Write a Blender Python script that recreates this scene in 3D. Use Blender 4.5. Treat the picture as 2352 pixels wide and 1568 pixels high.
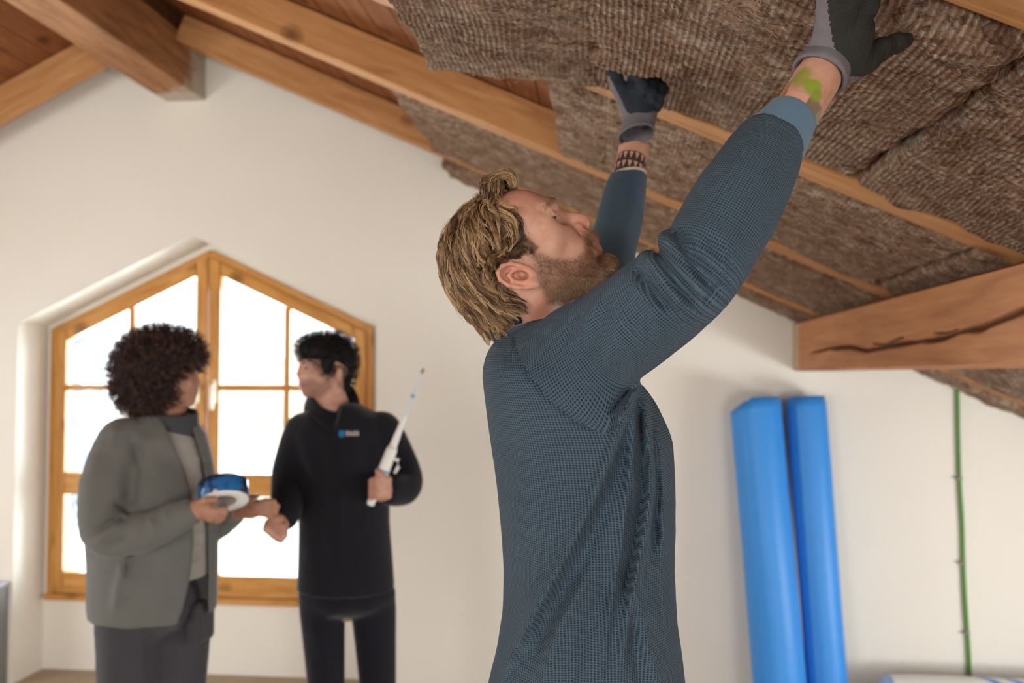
import bpy, bmesh, math, random
import numpy as np
from mathutils import Matrix, Vector
random.seed(7); RNG = np.random.default_rng(7)
scene = bpy.context.scene
for o in list(bpy.data.objects): bpy.data.objects.remove(o)
COL = scene.collection
# ------------------------------------------------------------------ camera
FPX = 2100.0; CAMH = 1.69
YAW = math.radians(5.765); PIT = math.radians(2.073)
cam_d = bpy.data.cameras.new('camera'); cam = bpy.data.objects.new('camera', cam_d); COL.objects.link(cam)
cam.location = (0, 0, CAMH); cam.rotation_euler = (math.pi/2 + PIT, 0, YAW)
cam_d.sensor_width = 36; cam_d.lens = 36*FPX/2352; cam_d.clip_start = 0.02
cam_d.dof.use_dof = True; cam_d.dof.focus_distance = 1.28; cam_d.dof.aperture_fstop = 3.7
scene.camera = cam
# ------------------------------------------------------------------ world, lights, exposure
w = bpy.data.worlds.new('overcast_sky'); scene.world = w; w.use_nodes = True
nt = w.node_tree; bg = nt.nodes['Background']
tc = nt.nodes.new('ShaderNodeTexCoord'); sep = nt.nodes.new('ShaderNodeSeparateXYZ'); rmp = nt.nodes.new('ShaderNodeValToRGB')
nt.links.new(tc.outputs['Generated'], sep.inputs[0]); nt.links.new(sep.outputs['Z'], rmp.inputs[0])
rmp.color_ramp.elements[0].position = 0.0; rmp.color_ramp.elements[0].color = (0.93, 0.96, 1, 1)
rmp.color_ramp.elements[1].position = 0.6; rmp.color_ramp.elements[1].color = (0.9, 0.95, 1, 1)
nt.links.new(rmp.outputs[0], bg.inputs[0]); bg.inputs[1].default_value = 3.0
def area(name, loc, target, sx, sy, power, col):
    l = bpy.data.lights.new(name, 'AREA'); l.shape = 'RECTANGLE'; l.size = sx; l.size_y = sy; l.energy = power; l.color = col
    o = bpy.data.objects.new(name, l); COL.objects.link(o); o.location = loc
    o.rotation_euler = (Vector(target) - Vector(loc)).to_track_quat('-Z', 'Y').to_euler()
    return o
# daylight of the gable window in view; the other lamps are added, unseen sources
area('added_light_right', (3.08, 2.75, 0.62), (0.2, 3.6, 1.5), 1.5, 0.62, 40, (0.94, 0.98, 1.0))  # added source for light from the right, no window seen
area('added_light_rear', (1.85, -2.92, 0.78), (0.4, 4.0, 1.5), 1.7, 0.8, 62, (0.98, 0.985, 0.97))  # added key light behind the camera
area('added_fill_rear_left', (-2.2, -2.92, 1.65), (-1.0, 4.0, 1.9), 1.8, 1.8, 80, (1.0, 0.985, 0.95))  # added soft fill behind the camera
area('added_light_left', (-4.40, 2.7, 1.32), (-1.0, 3.4, 1.4), 1.7, 1.25, 24, (0.95, 0.98, 1.0))  # added to brighten the gable wall from the left
area('daylight_gable_window', (-2.24, 5.25, 1.35), (-1.6, 0.0, 1.2), 1.7, 1.7, 150, (0.86, 0.94, 1.0))
vs = scene.view_settings
vs.view_transform = 'Standard'; vs.look = 'None'; vs.gamma = 1; vs.use_curve_mapping = False; vs.exposure = 0.30
# ------------------------------------------------------------------ frames
fw = np.array([-math.sin(YAW)*math.cos(PIT), math.cos(YAW)*math.cos(PIT), math.sin(PIT)])
rt = np.array([math.cos(YAW), math.sin(YAW), 0.0]); up = np.cross(rt, fw)
CAMP = np.array([0, 0, CAMH])
def ray(x, y): return fw + rt*(x-1176)/FPX - up*(y-784)/FPX
def atY(x, y, Y): r = ray(x, y); return CAMP + r*Y/r[1]
def mp(x, y, d): return np.array([(x-1176)*d/FPX, -(y-784)*d/FPX, -d])     # measured point, figure frame
def m2w(P): P = np.asarray(P, float); return CAMP + P[..., 0:1]*rt + P[..., 1:2]*up - P[..., 2:3]*fw
def w2m(P): v = np.asarray(P, float) - CAMP; return np.stack([v@rt, v@up, -(v@fw)], -1)
# ------------------------------------------------------------------ object helpers
def tag(o, label, cat, group=None):
    o['label'] = label; o['category'] = cat
    if group: o['group'] = group
    return o
def struct(o, label=None):
    o['kind'] = 'structure'
    if label: o['label'] = label
    return o
def empty(name, loc):
    o = bpy.data.objects.new(name, None); COL.objects.link(o); o.location = loc; o.empty_display_size = 0.1
    return o
def attach(o, parent):
    if parent is not None:
        o.parent = parent; o.matrix_parent_inverse = parent_inv(parent)
    return o
def parent_inv(p):
    m = p.matrix_basis.copy(); q = p
    while q.parent is not None:
        m = q.parent.matrix_basis @ q.matrix_parent_inverse @ m; q = q.parent
    return m.inverted()
def obj_from(name, me, mat, parent=None, smooth=False):
    o = bpy.data.objects.new(name, me); COL.objects.link(o)
    for m in (mat if isinstance(mat, (list, tuple)) else [mat]): me.materials.append(m)
    if smooth: me.polygons.foreach_set('use_smooth', np.ones(len(me.polygons), bool))
    return attach(o, parent)
def np_mesh(name, V, Q):
    """V (n,3), Q (m,4) or (m,3) int arrays, or a list of both"""
    me = bpy.data.meshes.new(name); V = np.asarray(V, np.float32)
    Qs = Q if isinstance(Q, list) and not isinstance(Q[0], tuple) else [Q]
    Qs = [np.asarray(q, np.int32) for q in Qs if len(q)]
    me.vertices.add(len(V)); me.vertices.foreach_set('co', V.ravel())
    li = np.concatenate([q.ravel() for q in Qs]); sizes = np.concatenate([np.full(len(q), q.shape[1], np.int32) for q in Qs])
    me.loops.add(len(li)); me.loops.foreach_set('vertex_index', li)
    me.polygons.add(len(sizes)); me.polygons.foreach_set('loop_start', np.concatenate([[0], np.cumsum(sizes)[:-1]]).astype(np.int32))
    me.update(calc_edges=True); me.validate()
    return me
def fattr(me, name, vals):
    a = me.attributes.new(name, 'FLOAT', 'POINT'); a.data.foreach_set('value', np.asarray(vals, np.float32))
def bm_mesh(name, bm):
    bmesh.ops.recalc_face_normals(bm, faces=bm.faces)
    me = bpy.data.meshes.new(name); bm.to_mesh(me); bm.free(); return me
def box_bm(bm, lo, hi, bevel=0.0, M=None, seg=1):
    r = bmesh.ops.create_cube(bm, size=1.0); vs_ = r['verts']
    lo = Vector(lo); hi = Vector(hi)
    for v in vs_: v.co = Vector((lo[i] + (v.co[i]+0.5)*(hi[i]-lo[i]) for i in range(3)))
    if bevel > 0:
        es = list({e for v in vs_ for e in v.link_edges})
        rb = bmesh.ops.bevel(bm, geom=es, offset=bevel, segments=seg, affect='EDGES', profile=0.6)
        vs_ = list({v for f in rb['faces'] for v in f.verts} | {v for v in vs_ if v.is_valid})
    if M is not None: bmesh.ops.transform(bm, matrix=M, verts=vs_)
    return vs_
def prism_mesh(name, poly, y0, y1, bevel=0.0):
    """polygon of (x,z) extruded along Y"""
    bm = bmesh.new()
    a = [bm.verts.new((x, y0, z)) for x, z in poly]; b = [bm.verts.new((x, y1, z)) for x, z in poly]
    bm.faces.new(a); bm.faces.new(b[::-1]); n = len(poly)
    for i in range(n): bm.faces.new((a[i], b[i], b[(i+1) % n], a[(i+1) % n]))
    bmesh.ops.recalc_face_normals(bm, faces=bm.faces)
    if bevel > 0: bmesh.ops.bevel(bm, geom=list(bm.edges), offset=bevel, segments=2, affect='EDGES')
    return bm_mesh(name, bm)
def sweep(pts, rad, nseg=8, caps=True):
    """tube along points, radius per point -> V, Q, T"""
    pts = np.asarray(pts, float); n = len(pts); rad = np.broadcast_to(np.asarray(rad, float), (n,))
    T = np.gradient(pts, axis=0); T /= np.linalg.norm(T, axis=1)[:, None] + 1e-9
    ref = np.array([0, 0, 1.0]) if abs(T[0][2]) < 0.9 else np.array([1.0, 0, 0])
    A = np.cross(T, ref); A /= np.linalg.norm(A, axis=1)[:, None]; B = np.cross(T, A)
    an = np.linspace(0, 2*np.pi, nseg, endpoint=False)
    V = pts[:, None] + rad[:, None, None]*(np.cos(an)[None, :, None]*A[:, None] + np.sin(an)[None, :, None]*B[:, None])
    V = V.reshape(-1, 3); Q = []
    for i in range(n-1):
        for j in range(nseg):
            k = (j+1) % nseg; Q.append((i*nseg+j, i*nseg+k, (i+1)*nseg+k, (i+1)*nseg+j))
    T3 = []
    if caps:
        V = np.vstack([V, pts[0], pts[-1]]); c0 = len(V)-2
        for j in range(nseg):
            k = (j+1) % nseg; T3 += [(c0, k, j), (c0+1, (n-1)*nseg+j, (n-1)*nseg+k)]
    return V, Q, T3
def catmull(P, n):
    P = np.asarray(P, float); P = np.vstack([2*P[0]-P[1], P, 2*P[-1]-P[-2]]); m = len(P)-3
    t = np.linspace(0, m-1e-9, n); i = t.astype(int); f = (t-i)[:, None]
    a, b, c, d = P[i], P[i+1], P[i+2], P[i+3]
    return 0.5*((2*b)+(-a+c)*f+(2*a-5*b+4*c-d)*f**2+(-a+3*b-3*c+d)*f**3)
def vnoise(x, y, seed=0):
    """smooth 2D value noise 0..1"""
    r = np.random.default_rng(seed).random((257, 257)); x = np.asarray(x) % 256; y = np.asarray(y) % 256
    i = x.astype(int); j = y.astype(int); fx = x-i; fy = y-j; fx = fx*fx*(3-2*fx); fy = fy*fy*(3-2*fy)
    return (r[i, j]*(1-fx)+r[i+1, j]*fx)*(1-fy)+(r[i, j+1]*(1-fx)+r[i+1, j+1]*fx)*fy
def fbm(x, y, seed=0, oct=4):
    s = 0; a = 0.5; f = 1.0
    for k in range(oct): s = s+a*(vnoise(x*f+37*k, y*f+11*k, seed+k)-0.5); a *= 0.5; f *= 2.03
    return s
# ------------------------------------------------------------------ material helpers
class NT:
    def __init__(s, name):
        s.m = bpy.data.materials.new(name); s.m.use_nodes = True; s.t = s.m.node_tree; s.b = s.t.nodes['Principled BSDF']; s.out = s.t.nodes['Material Output']
    def n(s, typ, **kw):
        nd = s.t.nodes.new('ShaderNode'+typ)
        for k, v in kw.items(): setattr(nd, k, v)
        return nd
    def l(s, a, b): s.t.links.new(a, b)
    def set(s, sock, v):
        if hasattr(v, 'is_output') or isinstance(v, bpy.types.NodeSocket): s.l(v, sock)
        else: sock.default_value = v
    def math(s, op, a, b=None, c=None, clamp=False):
        nd = s.n('Math', operation=op, use_clamp=clamp)
        for i, v in enumerate((a, b, c)):
            if v is not None: s.set(nd.inputs[i], v)
        return nd.outputs[0]
    def mix(s, f, a, b, blend='MIX'):
        nd = s.n('Mix', data_type='RGBA', blend_type=blend)
        s.set(nd.inputs[0], f)
        for i, v in ((6, a), (7, b)):
            if isinstance(v, (tuple, list)): nd.inputs[i].default_value = (*v[:3], 1)
            else: s.l(v, nd.inputs[i])
        return nd.outputs[2]
    def coord(s, which='Object'): return s.n('TexCoord').outputs[which]
    def mapping(s, v, scale=(1, 1, 1), rot=(0, 0, 0), loc=(0, 0, 0)):
        nd = s.n('Mapping'); s.l(v, nd.inputs[0]); nd.inputs['Scale'].default_value = scale; nd.inputs['Rotation'].default_value = rot; nd.inputs['Location'].default_value = loc
        return nd.outputs[0]
    def noise(s, v, scale, detail=3, rough=0.5, dist=0.0):
        nd = s.n('TexNoise'); s.l(v, nd.inputs['Vector']); nd.inputs['Scale'].default_value = scale; nd.inputs['Detail'].default_value = detail
        nd.inputs['Roughness'].default_value = rough; nd.inputs['Distortion'].default_value = dist
        return nd.outputs[0]
    def ramp(s, f, stops):
        nd = s.n('ValToRGB'); s.l(f, nd.inputs[0]); e = nd.color_ramp.elements
        while len(e) < len(stops): e.new(0.5)
        for el, (p, c) in zip(e, stops): el.position = p; el.color = (*c, 1) if len(c) == 3 else c
        return nd.outputs[0]
    def attr(s, name): return s.n('Attribute', attribute_name=name).outputs['Fac']
    def bump(s, h, strength=0.3, dist=0.01):
        nd = s.n('Bump'); s.l(h, nd.inputs['Height']); nd.inputs['Strength'].default_value = strength; nd.inputs['Distance'].default_value = dist
        s.l(nd.outputs[0], s.b.inputs['Normal']); return nd
    def col(s, v):
        if isinstance(v, (tuple, list)): s.b.inputs['Base Color'].default_value = (*v[:3], 1)
        else: s.l(v, s.b.inputs['Base Color'])
    def fin(s, rough=0.6, spec=0.3, **kw):
        s.set(s.b.inputs['Roughness'], rough); s.b.inputs['Specular IOR Level'].default_value = spec
        for k, v in kw.items(): s.b.inputs[k].default_value = v
        return s.m
def wood(name, dark, mid, light, gscale=1.0, rough=0.55, crack=False, spec=0.2):
    """pine: grain along local X, knots, year rings"""
    s = NT(name); v = s.coord('Object'); oi = s.n('ObjectInfo').outputs['Random']
    off = s.n('CombineXYZ'); s.l(s.math('MULTIPLY', oi, 37.0), off.inputs[0]); s.l(s.math('MULTIPLY', oi, 11.0), off.inputs[1])
    ad = s.n('VectorMath', operation='ADD'); s.l(v, ad.inputs[0]); s.l(off.outputs[0], ad.inputs[1]); v = ad.outputs[0]
    g = s.noise(s.mapping(v, (0.9*gscale, 9*gscale, 9*gscale)), 3.2, 4, 0.6, 0.7)
    fine = s.noise(s.mapping(v, (2.5*gscale, 60*gscale, 60*gscale)), 3.0, 3, 0.6)
    broad = s.noise(v, 2.2, 2)
    vo = s.n('TexVoronoi'); s.l(s.mapping(v, (3.6, 5.0, 5.0)), vo.inputs['Vector']); vo.inputs['Scale'].default_value = 1.0
    knot = s.math('POWER', s.math('SUBTRACT', 1.0, s.math('MULTIPLY', vo.outputs['Distance'], 5.0), clamp=True), 0.6)
    c = s.ramp(g, [(0.28, dark), (0.5, mid), (0.72, light)])
    c = s.mix(s.math('MULTIPLY', broad, 0.4), c, mid)
    c = s.mix(s.math('MULTIPLY', fine, 0.3), c, dark)
    c = s.mix(s.math('MULTIPLY', knot, 0.85), c, tuple(x*0.30 for x in dark))
    if crack:
        n2 = s.noise(s.mapping(v, (0.8, 0.6, 0.6)), 2.2, 3, 0.55)
        cr = s.math('ABSOLUTE', s.math('SUBTRACT', n2, 0.5)); cr = s.math('SUBTRACT', 1.0, s.math('MULTIPLY', cr, 45.0), clamp=True)
        c = s.mix(s.math('MULTIPLY', cr, 0.0), c, (0.03, 0.012, 0.008))
    s.col(c); s.bump(s.math('ADD', g, s.math('MULTIPLY', fine, 0.5)), 0.25, 0.004)
    return s.fin(rough, spec)
def plain(name, c, rough=0.6, spec=0.3, var=0.08, vscale=30, bumps=0.0, bscale=200, **kw):
    s = NT(name); v = s.coord('Object'); n = s.noise(v, vscale, 4)
    s.col(s.mix(n, tuple(x*(1-var) for x in c), tuple(min(1, x*(1+var)) for x in c)))
    if bumps: s.bump(s.noise(v, bscale, 3), bumps, 0.003)
    return s.fin(rough, spec, **kw)
# ------------------------------------------------------------------ materials
M = {}
s = NT('plaster'); v = s.coord('Object')
s.col(s.mix(s.noise(v, 1.6, 4), (0.765, 0.725, 0.645), (0.82, 0.785, 0.71))); s.bump(s.math('ADD', s.noise(v, 5, 5), s.math('MULTIPLY', s.noise(v, 90, 4), 0.25)), 0.35, 0.02); M['plaster'] = s.fin(0.85, 0.15)
M['floor'] = plain('floor_screed', (0.42, 0.34, 0.25), 0.8, 0.2, 0.15, 6, 0.3, 60)
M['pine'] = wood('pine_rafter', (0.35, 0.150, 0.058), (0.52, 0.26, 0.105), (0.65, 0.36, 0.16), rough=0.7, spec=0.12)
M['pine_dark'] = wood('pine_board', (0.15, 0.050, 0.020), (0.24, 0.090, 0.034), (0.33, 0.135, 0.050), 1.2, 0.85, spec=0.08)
M['ridge'] = wood('pine_ridge', (0.22, 0.085, 0.035), (0.34, 0.15, 0.06), (0.45, 0.22, 0.09))
M['purlin'] = wood('pine_purlin', (0.33, 0.12, 0.045), (0.47, 0.19, 0.075), (0.56, 0.26, 0.11), 0.8)
M['sash'] = wood('window_pine', (0.40, 0.16, 0.032), (0.57, 0.28, 0.075), (0.68, 0.38, 0.135), 1.3, 0.35)
M['crack'] = plain('crack_dark', (0.045, 0.016, 0.010), 0.9, 0.1)
M['mortar'] = plain('mortar_smear', (0.40, 0.35, 0.28), 0.9, 0.1, 0.3, 25)
# thin window glass: mostly transparent, slight mirror
s = NT('window_glass'); g = s.n('BsdfGlossy'); g.inputs['Roughness'].default_value = 0.02; t = s.n('BsdfTransparent'); t.inputs[0].default_value = (0.97, 0.99, 0.98, 1)
fr = s.n('Fresnel'); fr.inputs[0].default_value = 1.35; mx = s.n('MixShader'); s.l(fr.outputs[0], mx.inputs[0]); s.l(t.outputs[0], mx.inputs[1]); s.l(g.outputs[0], mx.inputs[2]); s.l(mx.outputs[0], s.out.inputs[0]); M['glass'] = s.m
# mineral wool
def wool_mat(name, ribs):
    s = NT(name); v = s.coord('Object')
    big = s.noise(s.mapping(v, (9, 20, 12)), 1.0, 5, 0.62, 0.8)
    med = s.noise(s.mapping(v, (40, 75, 50)), 1.0, 4, 0.65, 1.5)
    fib = s.noise(s.mapping(v, (200, 90, 200)), 1.0, 3, 0.7, 3.0)
    wv = s.n('TexWave', wave_type='BANDS', bands_direction='X', wave_profile='SIN'); s.l(v, wv.inputs['Vector'])
    wv.inputs['Scale'].default_value = 26.0; wv.inputs['Distortion'].default_value = 0.6; wv.inputs['Detail'].default_value = 1.5; wv.inputs['Detail Scale'].default_value = 1.2
    rib = wv.outputs['Fac']
    msk = s.ramp(s.noise(v, 4.5, 3), [(0.30, (0, 0, 0)), (0.50, (1, 1, 1))])
    c = s.ramp(big, [(0.28, (0.26, 0.138, 0.085)), (0.45, (0.54, 0.325, 0.210)), (0.58, (0.68, 0.455, 0.31)), (0.70, (0.88, 0.70, 0.53))])
    c = s.mix(s.ramp(med, [(0.36, (0.9, 0.9, 0.9)), (0.56, (0, 0, 0))]), c, (0.125, 0.060, 0.040))
    c = s.mix(s.ramp(fib, [(0.55, (0, 0, 0)), (0.75, (0.5, 0.5, 0.5))]), c, (0.60, 0.43, 0.30))
    fl = s.noise(s.mapping(v, (26, 44, 30)), 1.0, 4, 0.6, 1.2); c = s.mix(s.ramp(fl, [(0.54, (0, 0, 0)), (0.68, (0.9, 0.9, 0.9))]), c, (0.84, 0.70, 0.55))
    rr = s.math('MULTIPLY', s.math('SUBTRACT', 1.0, rib), msk)
    c = s.mix(s.math('MULTIPLY', rr, 0.5*ribs), c, (0.125, 0.068, 0.048))
    s.col(c)
    h = s.math('ADD', s.math('MULTIPLY', med, 0.9), s.math('MULTIPLY', fib, 0.5)); h = s.math('ADD', h, s.math('MULTIPLY', s.math('MULTIPLY', rib, msk), 0.7*ribs))
    s.bump(h, 1.0, 0.018)
    return s.fin(0.95, 0.05)
M['wool'] = wool_mat('mineral_wool_ribbed', 1.0); M['wool2'] = wool_mat('mineral_wool', 0.35)
M['tuft'] = plain('wool_tuft', (0.46, 0.31, 0.21), 0.95, 0.05, 0.35, 60)
M['blue'] = plain('blue_membrane', (0.040, 0.27, 0.74), 0.42, 0.35, 0.06, 9, 0.15, 40)
M['white_plastic'] = plain('white_plastic', (0.82, 0.82, 0.80), 0.4, 0.4, 0.03)
M['grey_core'] = plain('cardboard_core', (0.33, 0.27, 0.25), 0.8, 0.2)
M['green'] = plain('green_cable', (0.10, 0.26, 0.045), 0.5, 0.3)
M['brass'] = plain('pale_brass', (0.86, 0.80, 0.62), 0.3, 0.5, 0.05, Metallic=0.2)
# ================================================================== room shell
TH = math.atan(0.45); CT, ST = math.cos(TH), math.sin(TH); Z0 = 2.4185       # right slope: plane under the rafters
XR, ZR = -2.29, Z0 + 0.45*2.29
SL = 0.50; TL = math.atan(SL); CL, SLs = math.cos(TL), math.sin(TL)
def roofP(a, b, c):     # a down the right slope from X=0, b along the ridge, c below the rafter plane
    a = np.asarray(a, float); b = np.asarray(b, float); c = np.asarray(c, float)
    return np.stack([a*CT - c*ST, b + 0*a, Z0 - a*ST - c*CT], -1)
def zr(x): return Z0 - 0.45*x
def zl(x): return ZR + SL*(x - XR)
YF, YB, YO = 4.75, 5.03, 5.22
XLW, XRW = -4.3, 3.0
def topz(x): return (zr(x) if x > XR else zl(x)) + 0.20
NL, NR, NA, NZ, NC = -3.225, -1.20, -2.232, 2.448, 1.975      # niche: left, right, apex x, apex z, corner z
def multi_prism(name, items, mat):
    bm = bmesh.new()
    for poly, y0, y1 in items:
        a = [bm.verts.new((x, y0, z)) for x, z in poly]; b = [bm.verts.new((x, y1, z)) for x, z in poly]
        bm.faces.new(a); bm.faces.new(b[::-1]); n = len(poly)
        for i in range(n): bm.faces.new((a[i], b[i], b[(i+1) % n], a[(i+1) % n]))
    return obj_from(name, bm_mesh(name, bm), mat)
WL, WR, WX, WB, WC, WA = -3.195, -1.285, -2.24, 0.435, 1.955, 2.405      # window
def wtop(x): return WA - (WA-WC)/(WX-WL)*abs(x-WX)
wf = multi_prism('wall_front', [
    ([(XLW, 0), (NL, 0), (NL, topz(NL)), (XLW, topz(XLW))], YF, YO),
    ([(NR, 0), (XRW, 0), (XRW, topz(XRW)), (NR, topz(NR))], YF, YO),
    ([(NL, NC), (NA, NZ), (NA, topz(NA)), (NL, topz(NL))], YF, YO),
    ([(NA, NZ), (NR, NC), (NR, topz(NR)), (XR, topz(XR)), (NA, topz(NA))] if XR > NA else [(NA, NZ), (NR, NC), (NR, topz(NR)), (NA, topz(NA))], YF, YO),
    ([(NL, 0), (NR, 0), (NR, WB), (NL, WB)], YB, YO),
    ([(NL, WB), (WL, WB), (WL, WC), (NL, NC)], YB, YO),
    ([(WR, WB), (NR, WB), (NR, NC), (WR, WC)], YB, YO),
    ([(WL, WC), (WX, WA), (NA, NZ), (NL, NC)], YB, YO),
    ([(WX, WA), (WR, WC), (NR, NC), (NA, NZ)], YB, YO)], M['plaster'])
struct(wf, 'cream plastered gable wall with a pointed window niche')
YK = -3.0
lz = topz(XLW); lp = [(XLW-0.2, 0), (XLW, 0), (XLW, lz), (XLW-0.2, lz-0.1)]; o = multi_prism('wall_left', [(lp, YK, 1.84), (lp, 3.56, YO), ([(XLW-0.2, 0), (XLW, 0), (XLW, 0.7), (XLW-0.2, 0.7)], 1.84, 3.56), ([(XLW-0.2, 1.96), (XLW, 1.96), (XLW, lz), (XLW-0.2, lz-0.1)], 1.84, 3.56)], M['plaster']); struct(o, 'cream plastered side wall on the left')
kz = topz(XRW); o = multi_prism('wall_right', [([(XRW, 0), (XRW+0.2, 0), (XRW+0.2, kz-0.09), (XRW, kz)], YK, 1.98), ([(XRW, 0), (XRW+0.2, 0), (XRW+0.2, kz-0.09), (XRW, kz)], 3.52, YO), ([(XRW, 0), (XRW+0.2, 0), (XRW+0.2, 0.28), (XRW, 0.28)], 1.98, 3.52), ([(XRW, 0.96), (XRW+0.2, 0.96), (XRW+0.2, kz-0.09), (XRW, kz)], 1.98, 3.52)], M['plaster']); struct(o, 'low cream knee wall under the right eave')
def holewall():
    it = []; y0, y1 = YK-0.2, YK
    xs = [XLW, -3.15, -1.25, 0.95, 2.75, XRW]; hz = {(-3.15, -1.25): (0.72, 2.6), (0.95, 2.75): (0.35, 1.16)}  # openings added to let the rear area lights in
    for x0, x1 in zip(xs[:-1], xs[1:]):
        segs = [(x0, x1)] if not (x0 < XR < x1) else [(x0, XR), (XR, x1)]
        for a, b in segs:
            h = hz.get((x0, x1)); ta, tb = topz(a-1e-6 if a <= XR else a), topz(b-1e-6 if b <= XR else b)
            if h: it += [([(a, 0), (b, 0), (b, h[0]), (a, h[0])], y0, y1), ([(a, h[1]), (b, h[1]), (b, tb), (a, ta)], y0, y1)]
            else: it.append(([(a, 0), (b, 0), (b, tb), (a, ta)], y0, y1))
    return it
o = multi_prism('wall_back', holewall(), M['plaster']); struct(o, 'cream plastered gable wall behind the viewer')
o = multi_prism('floor', [([(XLW-0.2, -0.15), (XRW+0.2, -0.15), (XRW+0.2, 0), (XLW-0.2, 0)], YK-0.2, YO)], M['floor']); struct(o, 'beige bare screed floor')
# ceiling: roof covering with boards
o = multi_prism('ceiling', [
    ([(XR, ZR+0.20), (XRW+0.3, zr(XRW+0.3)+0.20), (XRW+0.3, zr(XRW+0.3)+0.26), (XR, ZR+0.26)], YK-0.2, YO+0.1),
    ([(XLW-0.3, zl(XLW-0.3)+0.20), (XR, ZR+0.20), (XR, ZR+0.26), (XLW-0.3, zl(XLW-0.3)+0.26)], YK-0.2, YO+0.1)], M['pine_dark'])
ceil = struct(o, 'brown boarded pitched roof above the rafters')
bw = 0.128; bm = bmesh.new(); LY = YF - 0.002 - (YK+0.002); box_bm(bm, (-LY/2, -bw/2+0.0012, -0.011), (LY/2, bw/2-0.0012, 0.011), 0.003); plank_me = bm_mesh('plank', bm); plank_me.materials.append(M['pine_dark'])
def add_plank(o_, pos, ydir, zdir):
    p = bpy.data.objects.new('plank', plank_me); COL.objects.link(p)
    x = Vector((0, 1, 0)); z = Vector(zdir).normalized(); y = z.cross(x)
    m = Matrix((x, y, z)).transposed().to_4x4(); m.translation = pos; p.matrix_world = m; attach(p, o_)
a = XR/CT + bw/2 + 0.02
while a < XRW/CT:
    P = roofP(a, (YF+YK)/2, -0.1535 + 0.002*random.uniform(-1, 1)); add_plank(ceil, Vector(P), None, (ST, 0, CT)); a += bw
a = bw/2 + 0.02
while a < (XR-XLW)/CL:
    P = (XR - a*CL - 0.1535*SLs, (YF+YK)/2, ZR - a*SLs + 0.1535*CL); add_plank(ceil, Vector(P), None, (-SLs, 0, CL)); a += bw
# ------------------------------------------------------------------ beams
def beam(name, p0, p1, ydir, w_, h_, mat, bev=0.006, seg=1):
    """box from p0 to p1 (centre of its lower face), local X along it, local Y = ydir, local Z up"""
    p0 = Vector(p0); p1 = Vector(p1); x = (p1-p0); L = x.length; x.normalize(); y = Vector(ydir).normalized(); z = x.cross(y)
    if z.z < 0: y = -y; z = -z
    bm = bmesh.new(); box_bm(bm, (-L/2, -w_/2, 0), (L/2, w_/2, h_), bev, seg=2)
    m = Matrix((x, y, z)).transposed().to_4x4(); m.translation = (p0+p1)/2
    o = obj_from(name, bm_mesh(name, bm), mat); o.matrix_world = m; return o
RAFT = [(4.40, 4.51), (3.295, 3.415), (2.27, 2.38), (1.19, 1.305)]
words = ['pine rafter closest to the white gable wall, half covered by wool', 'broad bright pine rafter above the blond man\'s head, second from the gable wall',
         'pine rafter running behind the worker\'s gloved hands, third from the gable wall', 'pine rafter cut off by the top right corner of the picture', None, None, None]
for i, (y0, y1) in enumerate(RAFT):
    ym = (y0+y1)/2; p0 = roofP(-2.175/CT, ym, 0.0); p1 = roofP(XRW/CT-0.02, ym, 0.0)
    o = beam('rafter', p0, p1, (0, 1, 0), y1-y0, 0.138, M['pine'])
    tag(o, words[i] or 'pine rafter on the right roof slope behind the viewer', 'rafter', 'rafters of the right roof slope')
for i, (y0, y1) in enumerate(RAFT):
    ym = (y0+y1)/2; xa, xb = XR-0.085, XLW+0.02
    o = beam('rafter', (xb, ym, zl(xb)), (xa, ym, zl(xa)), (0, 1, 0), y1-y0, 0.138, M['pine'])
    tag(o, 'pine rafter left of the ridge beam, against the gable wall in the top left corner' if i == 0 else 'pine rafter left of the ridge beam, %s from the gable wall' % ('first', 'second', 'third', 'fourth')[i], 'rafter', 'rafters of the left roof slope')
# ridge beam, plaster smeared over the end at the wall
s = NT('pine_ridge_smeared'); v = s.coord('Object'); sx = s.n('SeparateXYZ'); s.l(v, sx.inputs[0])
g = s.noise(s.mapping(v, (0.9, 9, 9)), 3.2, 4, 0.6, 0.7); c = s.ramp(g, [(0.28, (0.20, 0.08, 0.035)), (0.5, (0.32, 0.145, 0.06)), (0.72, (0.43, 0.21, 0.09))])
e = s.math('ADD', sx.outputs[0], s.math('MULTIPLY', s.noise(v, 6, 4), 0.5)); e = s.math('MULTIPLY', s.math('SUBTRACT', e, 7.75/2+0.02), 7.0, clamp=True)
s.col(s.mix(s.math('MULTIPLY', e, 0.85), c, (0.50, 0.44, 0.36))); s.bump(g, 0.25, 0.004); M['ridge_s'] = s.fin(0.65, 0.2)
o = beam('ridge_beam', (-2.273, YK, 3.183), (-2.273, YF, 3.183), (1, 0, 0), 0.222, 0.275, M['ridge_s'], 0.012)
tag(o, 'heavy brown ridge beam with mortar smeared end meeting the gable wall', 'beam')
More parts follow.
